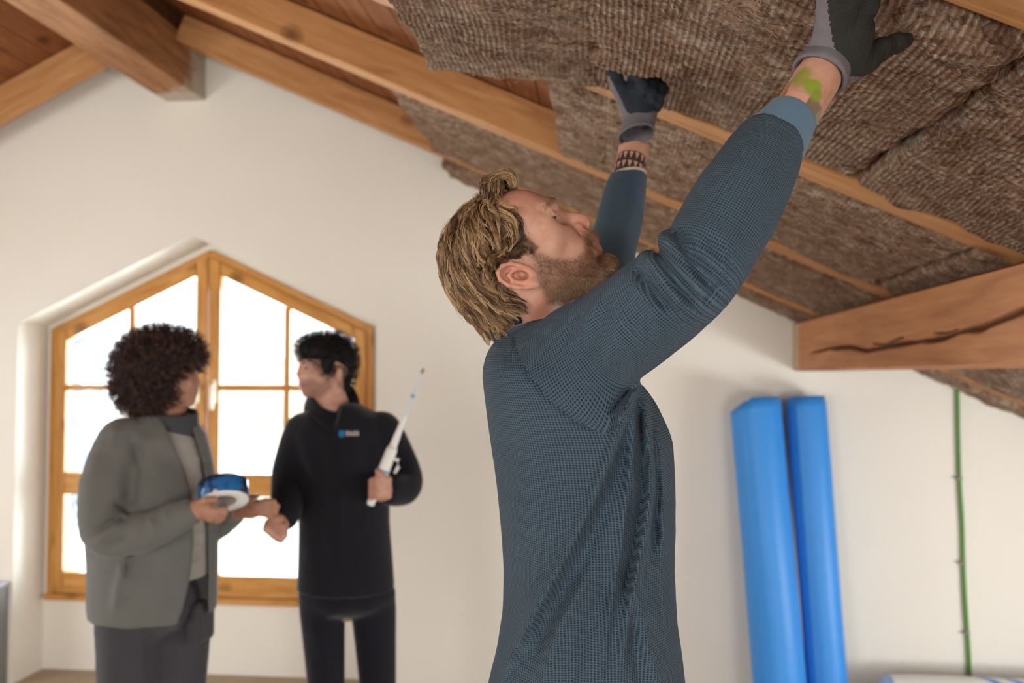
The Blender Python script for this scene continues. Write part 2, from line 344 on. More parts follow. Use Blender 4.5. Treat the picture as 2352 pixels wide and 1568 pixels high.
# purlin with a long drying crack
PX0, PX1, PZ0, PZ1 = 0.95, 1.11, 1.708, 1.950
def purlin():
    ys = np.concatenate([np.linspace(YK, 1.2, 12)[:-1], np.linspace(1.2, YF-0.001, 460)]); zs = np.linspace(PZ0+0.008, PZ1-0.008, 90)
    Y, Z = np.meshgrid(ys, zs, indexing='ij')
    cl = [(1858, 812), (1905, 800), (1950, 797), (1990, 806), (2040, 793), (2100, 786), (2160, 778), (2200, 762), (2255, 752), (2300, 733), (2352, 712), (2460, 690), (2600, 640)]
    pts = []
    for x, y in cl:
        r = ray(x, y); t = PX0/r[0]; p = CAMP + r*t; pts.append((p[1], p[2]))
    pts = np.array(pts)[::-1]; zc = np.interp(Y, pts[:, 0], pts[:, 1], left=9, right=9) + 0.004*fbm(Y*14, Y*0+3, 3)
    wid = np.interp(Y, [1.4, 2.2, 2.8, 3.4, 4.3, 4.45], [0.008, 0.0075, 0.006, 0.006, 0.003, 0.0005]) * (0.6 + 1.1*vnoise(Y*9, Y*0, 5))
    k = np.exp(-((Z-zc)/np.maximum(wid, 5e-4))**2)
    zc2 = zc + 0.013 + 0.006*np.sin(Y*21); k2 = 0.8*np.exp(-((Z-zc2)/(0.4*wid+4e-4))**2)*(vnoise(Y*6, Y*0+9, 8) > 0.5)
    k = np.maximum(k, k2)
    X = PX0 + 0.022*k + 0.0012*fbm(Y*8, Z*60, 4) + 0.012*(np.maximum(0, np.abs((Z-(PZ0+PZ1)/2)/(0.5*(PZ1-PZ0)))-0.93)/0.07)**2
    n, m = Y.shape; V = np.stack([X, Y, Z], -1).reshape(-1, 3); I = np.arange(n*m).reshape(n, m)
    Q = np.stack([I[:-1, :-1], I[:-1, 1:], I[1:, 1:], I[1:, :-1]], -1).reshape(-1, 4)
    # other three faces: bottom, far side, top as strips
    base = len(V); prof = [(PX0+0.012, PZ0), (PX1-0.008, PZ0), (PX1, PZ0+0.008), (PX1, PZ1-0.044), (PX1-0.008, PZ1-0.038), (PX0+0.012, PZ1)]
    W = np.array([[(x, y, z) for x, z in prof] for y in (ys[0], ys[-1])]).reshape(-1, 3); V = np.vstack([V, W]); p = len(prof)
    Q2 = [(base+j, base+j+1, base+p+j+1, base+p+j) for j in range(p-1)]
    Q2 += [(I[0, 0], base, base+p, I[-1, 0]), (I[0, -1], I[-1, -1], base+2*p-1, base+p-1)]
    me = np_mesh('purlin', V, [Q, np.array(Q2)]); fattr(me, 'crack', np.concatenate([k.ravel(), np.zeros(2*p)]))
    return me
s = NT('pine_purlin_cracked'); v = s.coord('Object')
g = s.noise(s.mapping(v, (9, 0.7, 9)), 2.6, 4, 0.6, 0.9); fi = s.noise(s.mapping(v, (60, 2, 60)), 2.5, 3, 0.6)
c = s.ramp(g, [(0.25, (0.38, 0.145, 0.052)), (0.5, (0.53, 0.225, 0.085)), (0.75, (0.64, 0.31, 0.13))]); c = s.mix(s.math('MULTIPLY', fi, 0.3), c, (0.30, 0.11, 0.045))
sy = s.n('SeparateXYZ'); s.l(v, sy.inputs[0]); e = s.math('MULTIPLY', s.math('SUBTRACT', s.math('ADD', sy.outputs[1], s.math('MULTIPLY', s.noise(v, 9, 3), 0.12)), 4.63), 12.0, clamp=True)
c = s.mix(s.math('MULTIPLY', e, 0.7), c, (0.55, 0.46, 0.33))
s.col(s.mix(s.attr('crack'), c, (0.055, 0.018, 0.010))); s.bump(s.math('ADD', g, fi), 0.2, 0.004); M['purlin'] = s.fin(0.6, 0.25)
o = obj_from('purlin', purlin(), M['purlin'], smooth=False); tag(o, 'heavy reddish pine purlin with a long dark drying crack at the right', 'beam')
# ------------------------------------------------------------------ window
win = empty('window_1', (WX, YB, WB)); struct(win, 'pointed two-sash pine window in the gable niche')
def wbar(name, poly, y0, y1, parent, mat=None, bev=0.005):
    """prism with local X along its longest side (for the grain)"""
    P = np.array(poly); e = np.roll(P, -1, 0)-P; k = np.argmax((e**2).sum(1)); d = e[k]/np.linalg.norm(e[k])
    if d[0] < 0: d = -d
    c0 = P.mean(0); n_ = np.array([-d[1], d[0]]); L = [((p-c0)@d, (p-c0)@n_) for p in P]
    me = prism_mesh(name, [(a_, b_) for a_, b_ in L], -(y1-y0)/2, (y1-y0)/2, bev)
    o = obj_from(name, me, mat or M['sash'])
    m = Matrix(((d[0], 0, n_[0], c0[0]), (0, 1, 0, (y0+y1)/2), (d[1], 0, n_[1], c0[1]), (0, 0, 0, 1))); o.matrix_world = m
    return attach(o, parent)
fr = empty('frame', (WX, YB, WB)); attach(fr, win)
FY0, FY1 = 5.005, 5.10
t = 0.05
wbar('jamb', [(WL, WB), (WL+t, WB), (WL+t, wtop(WL+t)-0.02), (WL, wtop(WL))], FY0, FY1, fr)
wbar('jamb', [(WR-t, WB), (WR, WB), (WR, wtop(WR)), (WR-t, wtop(WR-t)-0.02)], FY0, FY1, fr)
wbar('head_rail', [(WL, wtop(WL)-0.055), (WX, WA-0.055), (WX, WA), (WL, wtop(WL))], FY0+0.002, FY1, fr)
wbar('head_rail', [(WX, WA-0.055), (WR, wtop(WR)-0.055), (WR, wtop(WR)), (WX, WA)], FY0+0.002, FY1, fr)
wbar('bottom_rail', [(WL+t, WB+0.002), (WR-t, WB+0.002), (WR-t, WB+0.05), (WL+t, WB+0.05)], FY0+0.002, FY1, fr)
wbar('sill', [(WL-0.005, WB-0.035), (WR+0.06, WB-0.035), (WR+0.06, WB), (WL-0.005, WB)], 4.985, FY1, fr)
def sash(x0, x1, flip):
    sh = empty('sash', ((x0+x1)/2, 5.02, WB)); attach(sh, win); y0, y1 = 4.985, 5.05
    st, rl = 0.068, 0.072; zb = WB+0.042; off = 0.045
    tp = lambda x: wtop(x)-off
    wbar('stile', [(x0, zb), (x0+st, zb), (x0+st, tp(x0+st)), (x0, tp(x0))], y0, y1, sh)
    wbar('stile', [(x1-st, zb), (x1, zb), (x1, tp(x1)), (x1-st, tp(x1-st))], y0, y1, sh)
    wbar('rail', [(x0+st, zb), (x1-st, zb), (x1-st, zb+0.085), (x0+st, zb+0.085)], y0+0.001, y1, sh)
    wbar('rail', [(x0+st, tp(x0+st)-rl), (x1-st, tp(x1-st)-rl), (x1-st, tp(x1-st)), (x0+st, tp(x0+st))], y0+0.001, y1, sh)
    ta, tb = 1.005, 1.13
    wbar('rail', [(x0+st, ta), (x1-st, ta), (x1-st, tb), (x0+st, tb)], y0+0.001, y1, sh)
    xm = (x0+x1)/2 + (0.0 if flip else 0.0); mz = 1.615; mw = 0.017
    wbar('muntin', [(xm-mw, tb), (xm+mw, tb), (xm+mw, tp(xm)-rl), (xm-mw, tp(xm)-rl)], y0+0.012, y1-0.008, sh)
    for a_, b_ in ((x0+st, xm-mw), (xm+mw, x1-st)):
        wbar('muntin', [(a_, mz-mw), (b_, mz-mw), (b_, mz+mw), (a_, mz+mw)], y0+0.012, y1-0.008, sh)
        for pl in ([(a_, tb), (b_, tb), (b_, mz-mw), (a_, mz-mw)], [(a_, mz+mw), (b_, mz+mw), (b_, tp(b_)-rl), (a_, tp(a_)-rl)]):
            wbar('pane', pl, 5.018, 5.022, sh, M['glass'], 0)
    wbar('pane', [(x0+st, zb+0.085), (x1-st, zb+0.085), (x1-st, ta), (x0+st, ta)], 5.018, 5.022, sh, M['glass'], 0)
    return sh
s1 = sash(WL+0.038, WX-0.004, False); s2 = sash(WX+0.004, WR-0.038, True)
def handle(x, parent):
    h = empty('handle', (x, 4.985, 1.60)); attach(h, win)
    bm = bmesh.new(); box_bm(bm, (x-0.014, 4.978, 1.53), (x+0.014, 4.986, 1.66), 0.003); obj_from('back_plate', bm_mesh('back_plate', bm), M['brass'], h)
    V, Q, T3 = sweep([(x, 4.98, 1.62), (x, 4.945, 1.62)], 0.011, 12); obj_from('spindle', np_mesh('spindle', V, [Q, T3]), M['brass'], h, True)
    V, Q, T3 = sweep(catmull([(x, 4.945, 1.635), (x, 4.94, 1.60), (x, 4.938, 1.54), (x, 4.94, 1.49)], 10), [0.011, 0.013, 0.013, 0.012, 0.012, 0.012, 0.013, 0.013, 0.012, 0.008], 12); obj_from('lever', np_mesh('lever', V, [Q, T3]), M['brass'], h, True)
handle(WX-0.055, s1); handle(WX+0.048, s2)
# ================================================================== insulation
def wool_slab(name, a0, a1, b0, b1, thick, res, drop, mat, seed, edge=0.02, rag=0.012, amp=0.012, ribs=0.0):
    na, nb = int((a1-a0)/res)+1, int((b1-b0)/res)+1
    A, B = np.meshgrid(np.linspace(a0, a1, na), np.linspace(b0, b1, nb), indexing='ij')
    ea = np.minimum(A-a0, a1-A); eb = np.minimum(B-b0, b1-B)
    rg = rag*fbm(A*22, B*22, seed+40, 4)*2
    # ragged outline
    wa = np.exp(-ea/0.05); wb_ = np.exp(-eb/0.05)
    A2 = A + wa*rg*np.where(A-a0 < a1-A, 1, -1); B2 = B + wb_*fbm(A*22+9, B*22, seed+50, 4)*2*rag
    Cc = drop(A, B) if drop else np.zeros_like(A)
    Cc = Cc + amp*fbm(A*9, B*16, seed, 5)*2 + 0.6*amp*np.maximum(0, fbm(A*30, B*40, seed+7, 3))*2
    if ribs: Cc = Cc + ribs*np.sin(2*np.pi*A/0.0125 + 1.0*fbm(A*10, B*10, seed+3, 3)*4)*np.clip(fbm(A*4.5, B*4.5, seed+5, 2)*5+0.9, 0, 1)
    rnd = lambda e_: np.clip(1-e_/edge, 0, 1)
    Cc = Cc - edge*0.9*np.maximum(rnd(ea), rnd(eb))**2
    V = roofP(A2, B2, Cc).reshape(-1, 3); I = np.arange(na*nb).reshape(na, nb)
    Q = np.stack([I[:-1, :-1], I[1:, :-1], I[1:, 1:], I[:-1, 1:]], -1).reshape(-1, 4)
    loop = np.concatenate([I[:-1, 0], I[-1, :-1], I[:0:-1, -1], I[0, :0:-1]])
    nl = len(loop); la = A2.ravel()[loop]; lb = B2.ravel()[loop]; lc = Cc.ravel()[loop]
    ca, cb = (a0+a1)/2, (b0+b1)/2; oa = np.sign(la-ca)*(np.minimum(la-a0, a1-la) < 0.03); ob = np.sign(lb-cb)*(np.minimum(lb-b0, b1-lb) < 0.03)
    rows = 7; prev = loop; base = len(V); Vs = [V]; Qs = [Q]
    for r in range(1, rows+1):
        f = r/rows; j = 0.008*fbm(np.arange(nl)*res*40, np.full(nl, f*5), seed+60, 3)*2
        top = (drop(la, lb) if drop else 0) - thick
        c_ = lc*(1-f) + top*f
        Vs.append(roofP(la+oa*j, lb+ob*j, c_)); cur = base + (r-1)*nl + np.arange(nl)
        Qs.append(np.stack([prev, cur, np.roll(cur, -1), np.roll(prev, -1)], -1)); prev = cur
    V = np.vstack(Vs); me = np_mesh(name, V, [np.vstack(Qs)])
    bm = bmesh.new(); bm.from_mesh(me); bm.verts.ensure_lookup_table(); bm.faces.new([bm.verts[i] for i in prev]); bm.to_mesh(me); bm.free()
    # object frame: local X down the slope, local Y along the ridge
    Mx = Matrix(((CT, 0, ST, 0), (0, 1, 0, 0), (-ST, 0, CT, Z0), (0, 0, 0, 1))); me.transform(Mx.inverted())
    o = obj_from(name, me, mat, smooth=True); o.matrix_world = Mx
    return o
def fibres(parent, n, afn, seed, mat=None):
    """loose curled wool fibres hanging from a slab"""
    r = np.random.default_rng(seed); Vs, Qs, base = [], [], 0
    for i in range(n):
        P0 = afn(r); L = r.uniform(0.006, 0.022); d = r.normal(size=3); d /= np.linalg.norm(d); k = r.normal(size=3)
        tt = np.linspace(0, 1, 5)[:, None]; pts = P0 + L*(tt*d + 0.5*np.sin(tt*r.uniform(2, 5))*k*0.5)
        V, Q, _ = sweep(pts, [0.0005, 0.0006, 0.0006, 0.0005, 0.0002], 3, False); Vs.append(V); Qs.append(np.array(Q)+base); base += len(V)
    o = obj_from('wool_fibres', np_mesh('wool_fibres', np.vstack(Vs), np.vstack(Qs)), mat or M['tuft'], parent); o['kind'] = 'stuff'; return o
ga = 'insulation slabs between the rafters'
# between gable wall and first rafter
o = wool_slab('insulation_slab', -0.80/CT, 3.0/CT, 4.515, YF-0.004, 0.12, 0.010, lambda A, B: 0.02+0.03*np.exp(-((A+0.70)/0.25)**2), M['wool2'], 101, rag=0.02, amp=0.02)
tag(o, 'narrow ragged brown wool strip between the first rafter and the gable wall', 'insulation', ga)
# first-second rafter
o = wool_slab('insulation_slab', -0.835/CT, 0.55, 3.42, 4.395, 0.13, 0.010, None, M['wool2'], 111, amp=0.015)
tag(o, 'brown mineral wool slab between first and second rafter, behind the blond man\'s head', 'insulation', ga)
o = wool_slab('insulation_slab', 0.555, 3.0/CT, 3.42, 4.395, 0.13, 0.010, None, M['wool2'], 112, amp=0.018)
tag(o, 'brown mineral wool slab between first and second rafter, next to the purlin', 'insulation', ga)
# second-third rafter
o = wool_slab('insulation_slab', -0.16/CT, 1.02, 2.385, 3.29, 0.13, 0.008, None, M['wool2'], 121, amp=0.018)
tag(o, 'brown mineral wool slab between second and third rafter, behind the raised gloved hands', 'insulation', ga)
o = wool_slab('insulation_slab', 1.025, 3.0/CT, 2.385, 3.29, 0.13, 0.010, None, M['wool2'], 122, amp=0.02)
tag(o, 'brown mineral wool slab between second and third rafter, above the cracked purlin', 'insulation', ga)
# third-fourth rafter: installed slab at the right and the one being pushed in
o = wool_slab('insulation_slab', 0.66, 2.0, 1.312, 2.265, 0.13, 0.006, lambda A, B: 0.0*A, M['wool'], 131, amp=0.022, ribs=0.0012)
tag(o, 'dark brown mineral wool slab already fitted right of the raised right glove', 'insulation', ga)
fibres(o, 260, lambda r: roofP(r.uniform(0.68, 1.5), r.uniform(1.33, 2.25), 0.012), 5)
def lift(A, B):
    # sagging at the left end, lip where the far hand pushes, flush at the right
    g = np.interp(A, [-.45, -.2, 0, .15, .35, .45, .66], [.150, .110, .060, .050, .066, .048, .020])
    e = np.interp(A, [-.45, -.3, -.15, 0, .2, .3, .66], [.150, .120, .072, .030, .006, -.004, -.004])
    Bc = np.interp(A, [-.45, .10, .32, .66], [1.94, 1.94, 1.66, 1.55]); wd = np.interp(A, [-.45, .12, .32], [.045, .05, .50]); s_ = np.clip((B-Bc)/wd, 0, 1); s_ = s_*s_*(3-2*s_)
    return g*(1-s_)+e*s_ + 0.008*np.exp(-((B-Bc+0.02)/0.03)**2)*np.clip((.3-A)/.15, 0, 1)
o = wool_slab('insulation_slab', -0.425, 0.655, 1.325, 2.262, 0.11, 0.0032, lift, M['wool'], 141, edge=0.028, rag=0.016, amp=0.014, ribs=0.0016)
tag(o, 'light brown ribbed mineral wool slab held up by both gloved hands', 'insulation', ga)
slab_lift = o
fibres(o, 500, lambda r: (lambda a_, b_: roofP(a_, b_, lift(np.array(a_), np.array(b_)) + 0.004))(r.uniform(-0.40, 0.64), r.uniform(1.35, 2.25)), 6)
# fourth-fifth rafter bay, above the viewer
o = wool_slab('insulation_slab', -0.3, 2.2, 0.215, 1.185, 0.13, 0.02, None, M['wool2'], 151, amp=0.02)
tag(o, 'brown mineral wool slab in the bay above the top right corner', 'insulation', ga)
# ================================================================== blue rolls
def roll(name, top, bot, r, label, slant=0.0, seed=1):
    top = Vector(top); bot = Vector(bot); ax = (top-bot); L = ax.length; ax.normalize()
    x = Vector((1, 0, 0)); x = (x-ax*x.dot(ax)).normalized(); y = ax.cross(x)
    root = empty(name, bot); nseg, nz = 72, 30; rg = np.random.default_rng(seed)
    th = np.linspace(0, 2*np.pi, nseg, endpoint=False)
    def rad(tz, t_):
        return r*(1 + 0.018*np.sin(3*t_+seed) + 0.012*np.sin(2*t_+7*tz+seed)) + 0.004*np.exp(-((t_-4.0)/0.10)**2)
    V, Q = [], []
    for i in range(nz):
        tz = i/(nz-1); zz = tz*L
        for t_ in th:
            rr = rad(tz, t_); z_ = zz
            if tz > 0.93: z_ = zz - slant*max(0, -math.cos(t_)-0.25)*((tz-0.93)/0.07)
            V.append(bot + ax*z_ + x*rr*math.cos(t_) + y*rr*math.sin(t_))
    for i in range(nz-1):
        for j in range(nseg): k = (j+1) % nseg; Q.append((i*nseg+j, i*nseg+k, (i+1)*nseg+k, (i+1)*nseg+j))
    # spiral winding visible at the upper end: stepped rings
    base = (nz-1)*nseg; prev = base
    for q, (rf, dz) in enumerate([(0.93, 0.0), (0.90, -0.012), (0.80, -0.002), (0.77, -0.014), (0.64, -0.004), (0.61, -0.016), (0.45, -0.006), (0.36, -0.006), (0.34, -0.25)]):
        st = len(V)
        for j, t_ in enumerate(th):
            z_ = L + dz - slant*max(0, -math.cos(t_)-0.25)*(1 if rf > 0.5 else 0.5); V.append(bot + ax*z_ + x*r*rf*math.cos(t_) + y*r*rf*math.sin(t_))
        for j in range(nseg): k = (j+1) % nseg; Q.append((prev+j, prev+k, st+k, st+j))
        prev = st
    c = len(V); V.append(bot); T3 = [(c, (j+1) % nseg, j) for j in range(nseg)]
    obj_from('membrane', np_mesh('membrane', np.array([tuple(v_) for v_ in V]), [np.array(Q), np.array(T3)]), M['blue'], root, True)
    # loose outer lap, a strip standing slightly proud along the roll
    V, Q = [], []
    for i in range(nz):
        tz = i/(nz-1)*0.985
        for q in range(6):
            t_ = -0.75 + q*0.07; rr = rad(tz, t_) + 0.0025 + 0.002*(q > 4); V.append(bot + ax*tz*L + x*rr*math.cos(t_) + y*rr*math.sin(t_))
        for q in range(5, -1, -1):
            t_ = -0.75 + q*0.07; rr = rad(tz, t_) - 0.002; V.append(bot + ax*tz*L + x*rr*math.cos(t_) + y*rr*math.sin(t_))
    for i in range(nz-1):
        for j in range(12): k = (j+1) % 12; Q.append((i*12+j, i*12+k, (i+1)*12+k, (i+1)*12+j))
    obj_from('lap_edge', np_mesh('lap_edge', np.array([tuple(v_) for v_ in V]), np.array(Q)), M['blue'], root, True)
    V, Qc, T3 = sweep([tuple(bot+ax*(L-0.30)), tuple(bot+ax*(L-0.03))], r*0.335, 24); obj_from('core', np_mesh('core', V, [Qc, T3]), M['grey_core'], root)
    tag(root, label, 'membrane roll', 'blue membrane rolls'); return root
P1 = atY(1733, 916, 4.61); B1 = atY(1800, 1665, 4.45); B1[2] = 0.004
P2 = atY(1849, 912, 4.645); B2 = atY(1906, 1665, 4.50); B2[2] = 0.004
roll('membrane_roll', P1, B1, 0.122, 'left, thicker blue membrane roll with slanted top leaning on the wall', 0.085, 1)
roll('membrane_roll', P2, B2, 0.093, 'right, slimmer blue membrane roll with straight top leaning on the wall', 0.0, 3)
# ================================================================== green cable
cb = empty('wall_cable', tuple(atY(2230, 1600, 4.735)))
cpx = [(2197, 860), (2199, 900), (2201, 1000), (2204, 1100), (2210, 1200), (2213, 1300), (2218, 1400), (2224, 1480), (2228, 1568), (2231, 1650)]
cp = catmull([atY(x, y, 4.737) for x, y in cpx], 60); cp[-1][2] = max(cp[-1][2], 0.0)
V, Q, T3 = sweep(cp, 0.0095, 10); obj_from('sheath', np_mesh('sheath', V, [Q, T3]), M['green'], cb, True)
M['nail'] = plain('clip_grey', (0.25, 0.22, 0.20), 0.5)
for x, y in ((2204, 1098), (2211, 1292), (2221, 1452)):
    p = atY(x, y, 4.737); bm = bmesh.new(); box_bm(bm, (p[0]-0.022, 4.724, p[2]-0.006), (p[0]+0.012, 4.7495, p[2]+0.006), 0.003); obj_from('clip', bm_mesh('clip', bm), M['nail'], cb)
tag(cb, 'green cable running down the wall right of the blue rolls', 'cable')
# ================================================================== wrapped roll on the floor, bottom right
s = NT('printed_film'); v = s.coord('Object'); mpv = s.mapping(v, (1, 1, 1)); sx = s.n('SeparateXYZ'); s.l(mpv, sx.inputs[0])
ph = s.math('ADD', s.math('MULTIPLY', sx.outputs[0], 1.0), s.math('MULTIPLY', sx.outputs[1], 0.9))
st1 = s.math('GREATER_THAN', s.math('FRACT', s.math('MULTIPLY', ph, 9.0)), 0.62); st0 = s.math('GREATER_THAN', sx.outputs[0], 0.38)
s.col(s.mix(s.math('MULTIPLY', st1, st0), (0.74, 0.73, 0.68), (0.03, 0.20, 0.62))); M['film'] = s.fin(0.35, 0.4)
M['film_end'] = plain('film_end', (0.40, 0.58, 0.78), 0.4, 0.4)
RZ, RY = 0.147, 4.47
pr = empty('wrapped_roll', (1.32, RY, 0)); R_ = 0.145
xs = np.linspace(0, 1.5, 20); V, Q, _ = sweep([(x_, 0, 0) for x_ in xs], [R_*(0.985+0.015*math.sin(7*x_)) for x_ in xs], 40, False)
o = obj_from('film_wrap', np_mesh('film_wrap', V, Q), M['film'], None, True); o.location = (1.32, RY, RZ); attach(o, pr)
V, Q, T3 = sweep([(1.285, RY, RZ), (1.292, RY, RZ), (1.31, RY, RZ), (1.33, RY, RZ)], [0.08, 0.118, 0.137, 0.142], 40); obj_from('end_cap', np_mesh('end_cap', V, [Q, T3]), M['film_end'], pr, True)
V, Q, T3 = sweep([(2.80, RY, RZ), (2.825, RY, RZ), (2.84, RY, RZ)], [0.142, 0.135, 0.08], 40); obj_from('end_cap', np_mesh('end_cap', V, [Q, T3]), M['film_end'], pr, True)
tag(pr, 'white plastic wrapped roll with blue stripes lying on the floor, bottom right', 'roll')
# ================================================================== low grey panel at the left edge
pn = empty('low_panel', (-3.45, 4.66, 0)); bm = bmesh.new(); box_bm(bm, (-3.85, 4.60, 0.0), (-3.245, 4.74, 0.545), 0.008, seg=2); obj_from('panel_body', bm_mesh('panel_body', bm), plain('panel_grey', (0.20, 0.205, 0.195), 0.6), pn)
bm = bmesh.new(); box_bm(bm, (-3.86, 4.59, 0.545), (-3.24, 4.745, 0.562), 0.004, seg=2); obj_from('top_edge', bm_mesh('top_edge', bm), plain('panel_top', (0.45, 0.45, 0.52), 0.4), pn)
tag(pn, 'low grey panel with pale top edge at the left picture edge', 'panel')
# ================================================================== outside: snowy yard, house, trees
M['snow'] = plain('snow', (0.86, 0.88, 0.92), 0.9, 0.1, 0.03, 0.5)
o = multi_prism('snowy_ground', [([(-60, -3.2), (50, -3.2), (50, -3.0), (-60, -3.0)], 5.6, 90)], M['snow']); struct(o, 'snow covered ground outside the window')
hs = empty('neighbour_house', (-9.5, 30, -3)); M['hwall'] = plain('house_render', (0.80, 0.70, 0.58), 0.9); M['hroof'] = plain('snowy_tiles', (0.80, 0.60, 0.47), 0.9, 0.1, 0.2, 3); M['hdark'] = plain('house_pane', (0.60, 0.66, 0.72), 0.3)
def hp(name, poly, y0, y1, mat, par): return obj_from(name, prism_mesh(name, poly, y0, y1), mat, par)
hp('house_wall', [(-15, -3), (-4, -3), (-4, 0.2), (-15, 0.2)], 28, 36, M['hwall'], hs)
rf = obj_from('house_roof', np_mesh('house_roof', [(-15.6, 27.4, 0.1), (-3.4, 27.4, 0.1), (-3.4, 32, 2.3), (-15.6, 32, 2.3), (-15.6, 36.6, 0.1), (-3.4, 36.6, 0.1)], [np.array([(0, 1, 2, 3), (3, 2, 5, 4), (0, 4, 5, 1)]), np.array([(0, 3, 4), (1, 5, 2)])]), M['hroof'], hs)
for k in range(4):
    wx = -14 + k*2.6; w1 = hp('window', [(wx, -2), (wx+1.1, -2), (wx+1.1, -0.6), (wx, -0.6)], 27.93, 28.02, M['white_plastic'], hs); hp('pane', [(wx+0.1, -1.9), (wx+1.0, -1.9), (wx+1.0, -0.7), (wx+0.1, -0.7)], 27.91, 27.95, M['hdark'], w1)
hp('chimney', [(-11, 1.2), (-10.3, 1.2), (-10.3, 2.9), (-11, 2.9)], 31, 31.7, M['hwall'], hs)
tag(hs, 'pale neighbouring house with snowy roof outside the window', 'house')
M['twig'] = plain('frosted_twig', (0.42, 0.46, 0.48), 0.9)
def tree(x, y, h, seed, label):
    r = np.random.default_rng(seed); root = empty('bare_tree', (x, y, -3)); V, Q, T3 = sweep([(x, y, -3), (x+0.1, y, -3+h*0.4), (x, y, -3+h*0.7), (x+0.1, y, -3+h)], [0.16, 0.12, 0.07, 0.02], 8)
    obj_from('trunk', np_mesh('trunk', V, [Q, T3]), M['twig'], root, True); Vs, Qs, b = [], [], 0
    for i in range(170):
        z0 = r.uniform(0.3, 0.97); a_ = r.uniform(0, 6.28); L = h*0.32*(1.15-z0); p0 = np.array([x+0.05, y, -3+h*z0]); d = np.array([math.cos(a_), math.sin(a_), 0.7])
        V, Q, _ = sweep([p0, p0+d*L*0.5+r.normal(size=3)*0.06, p0+d*L+r.normal(size=3)*0.12], [0.035, 0.02, 0.008], 4, False); Vs.append(V); Qs.append(np.array(Q)+b); b += len(V)
    o = obj_from('branches', np_mesh('branches', np.vstack(Vs), np.vstack(Qs)), M['twig'], root); o['kind'] = 'stuff'; tag(root, label, 'tree', 'bare trees outside')
tree(-9.6, 15.5, 5.6, 1, 'bare frosted tree outside, seen through the left window panes'); tree(-11.8, 19, 6.0, 2, 'bare frosted tree farther left outside the window')
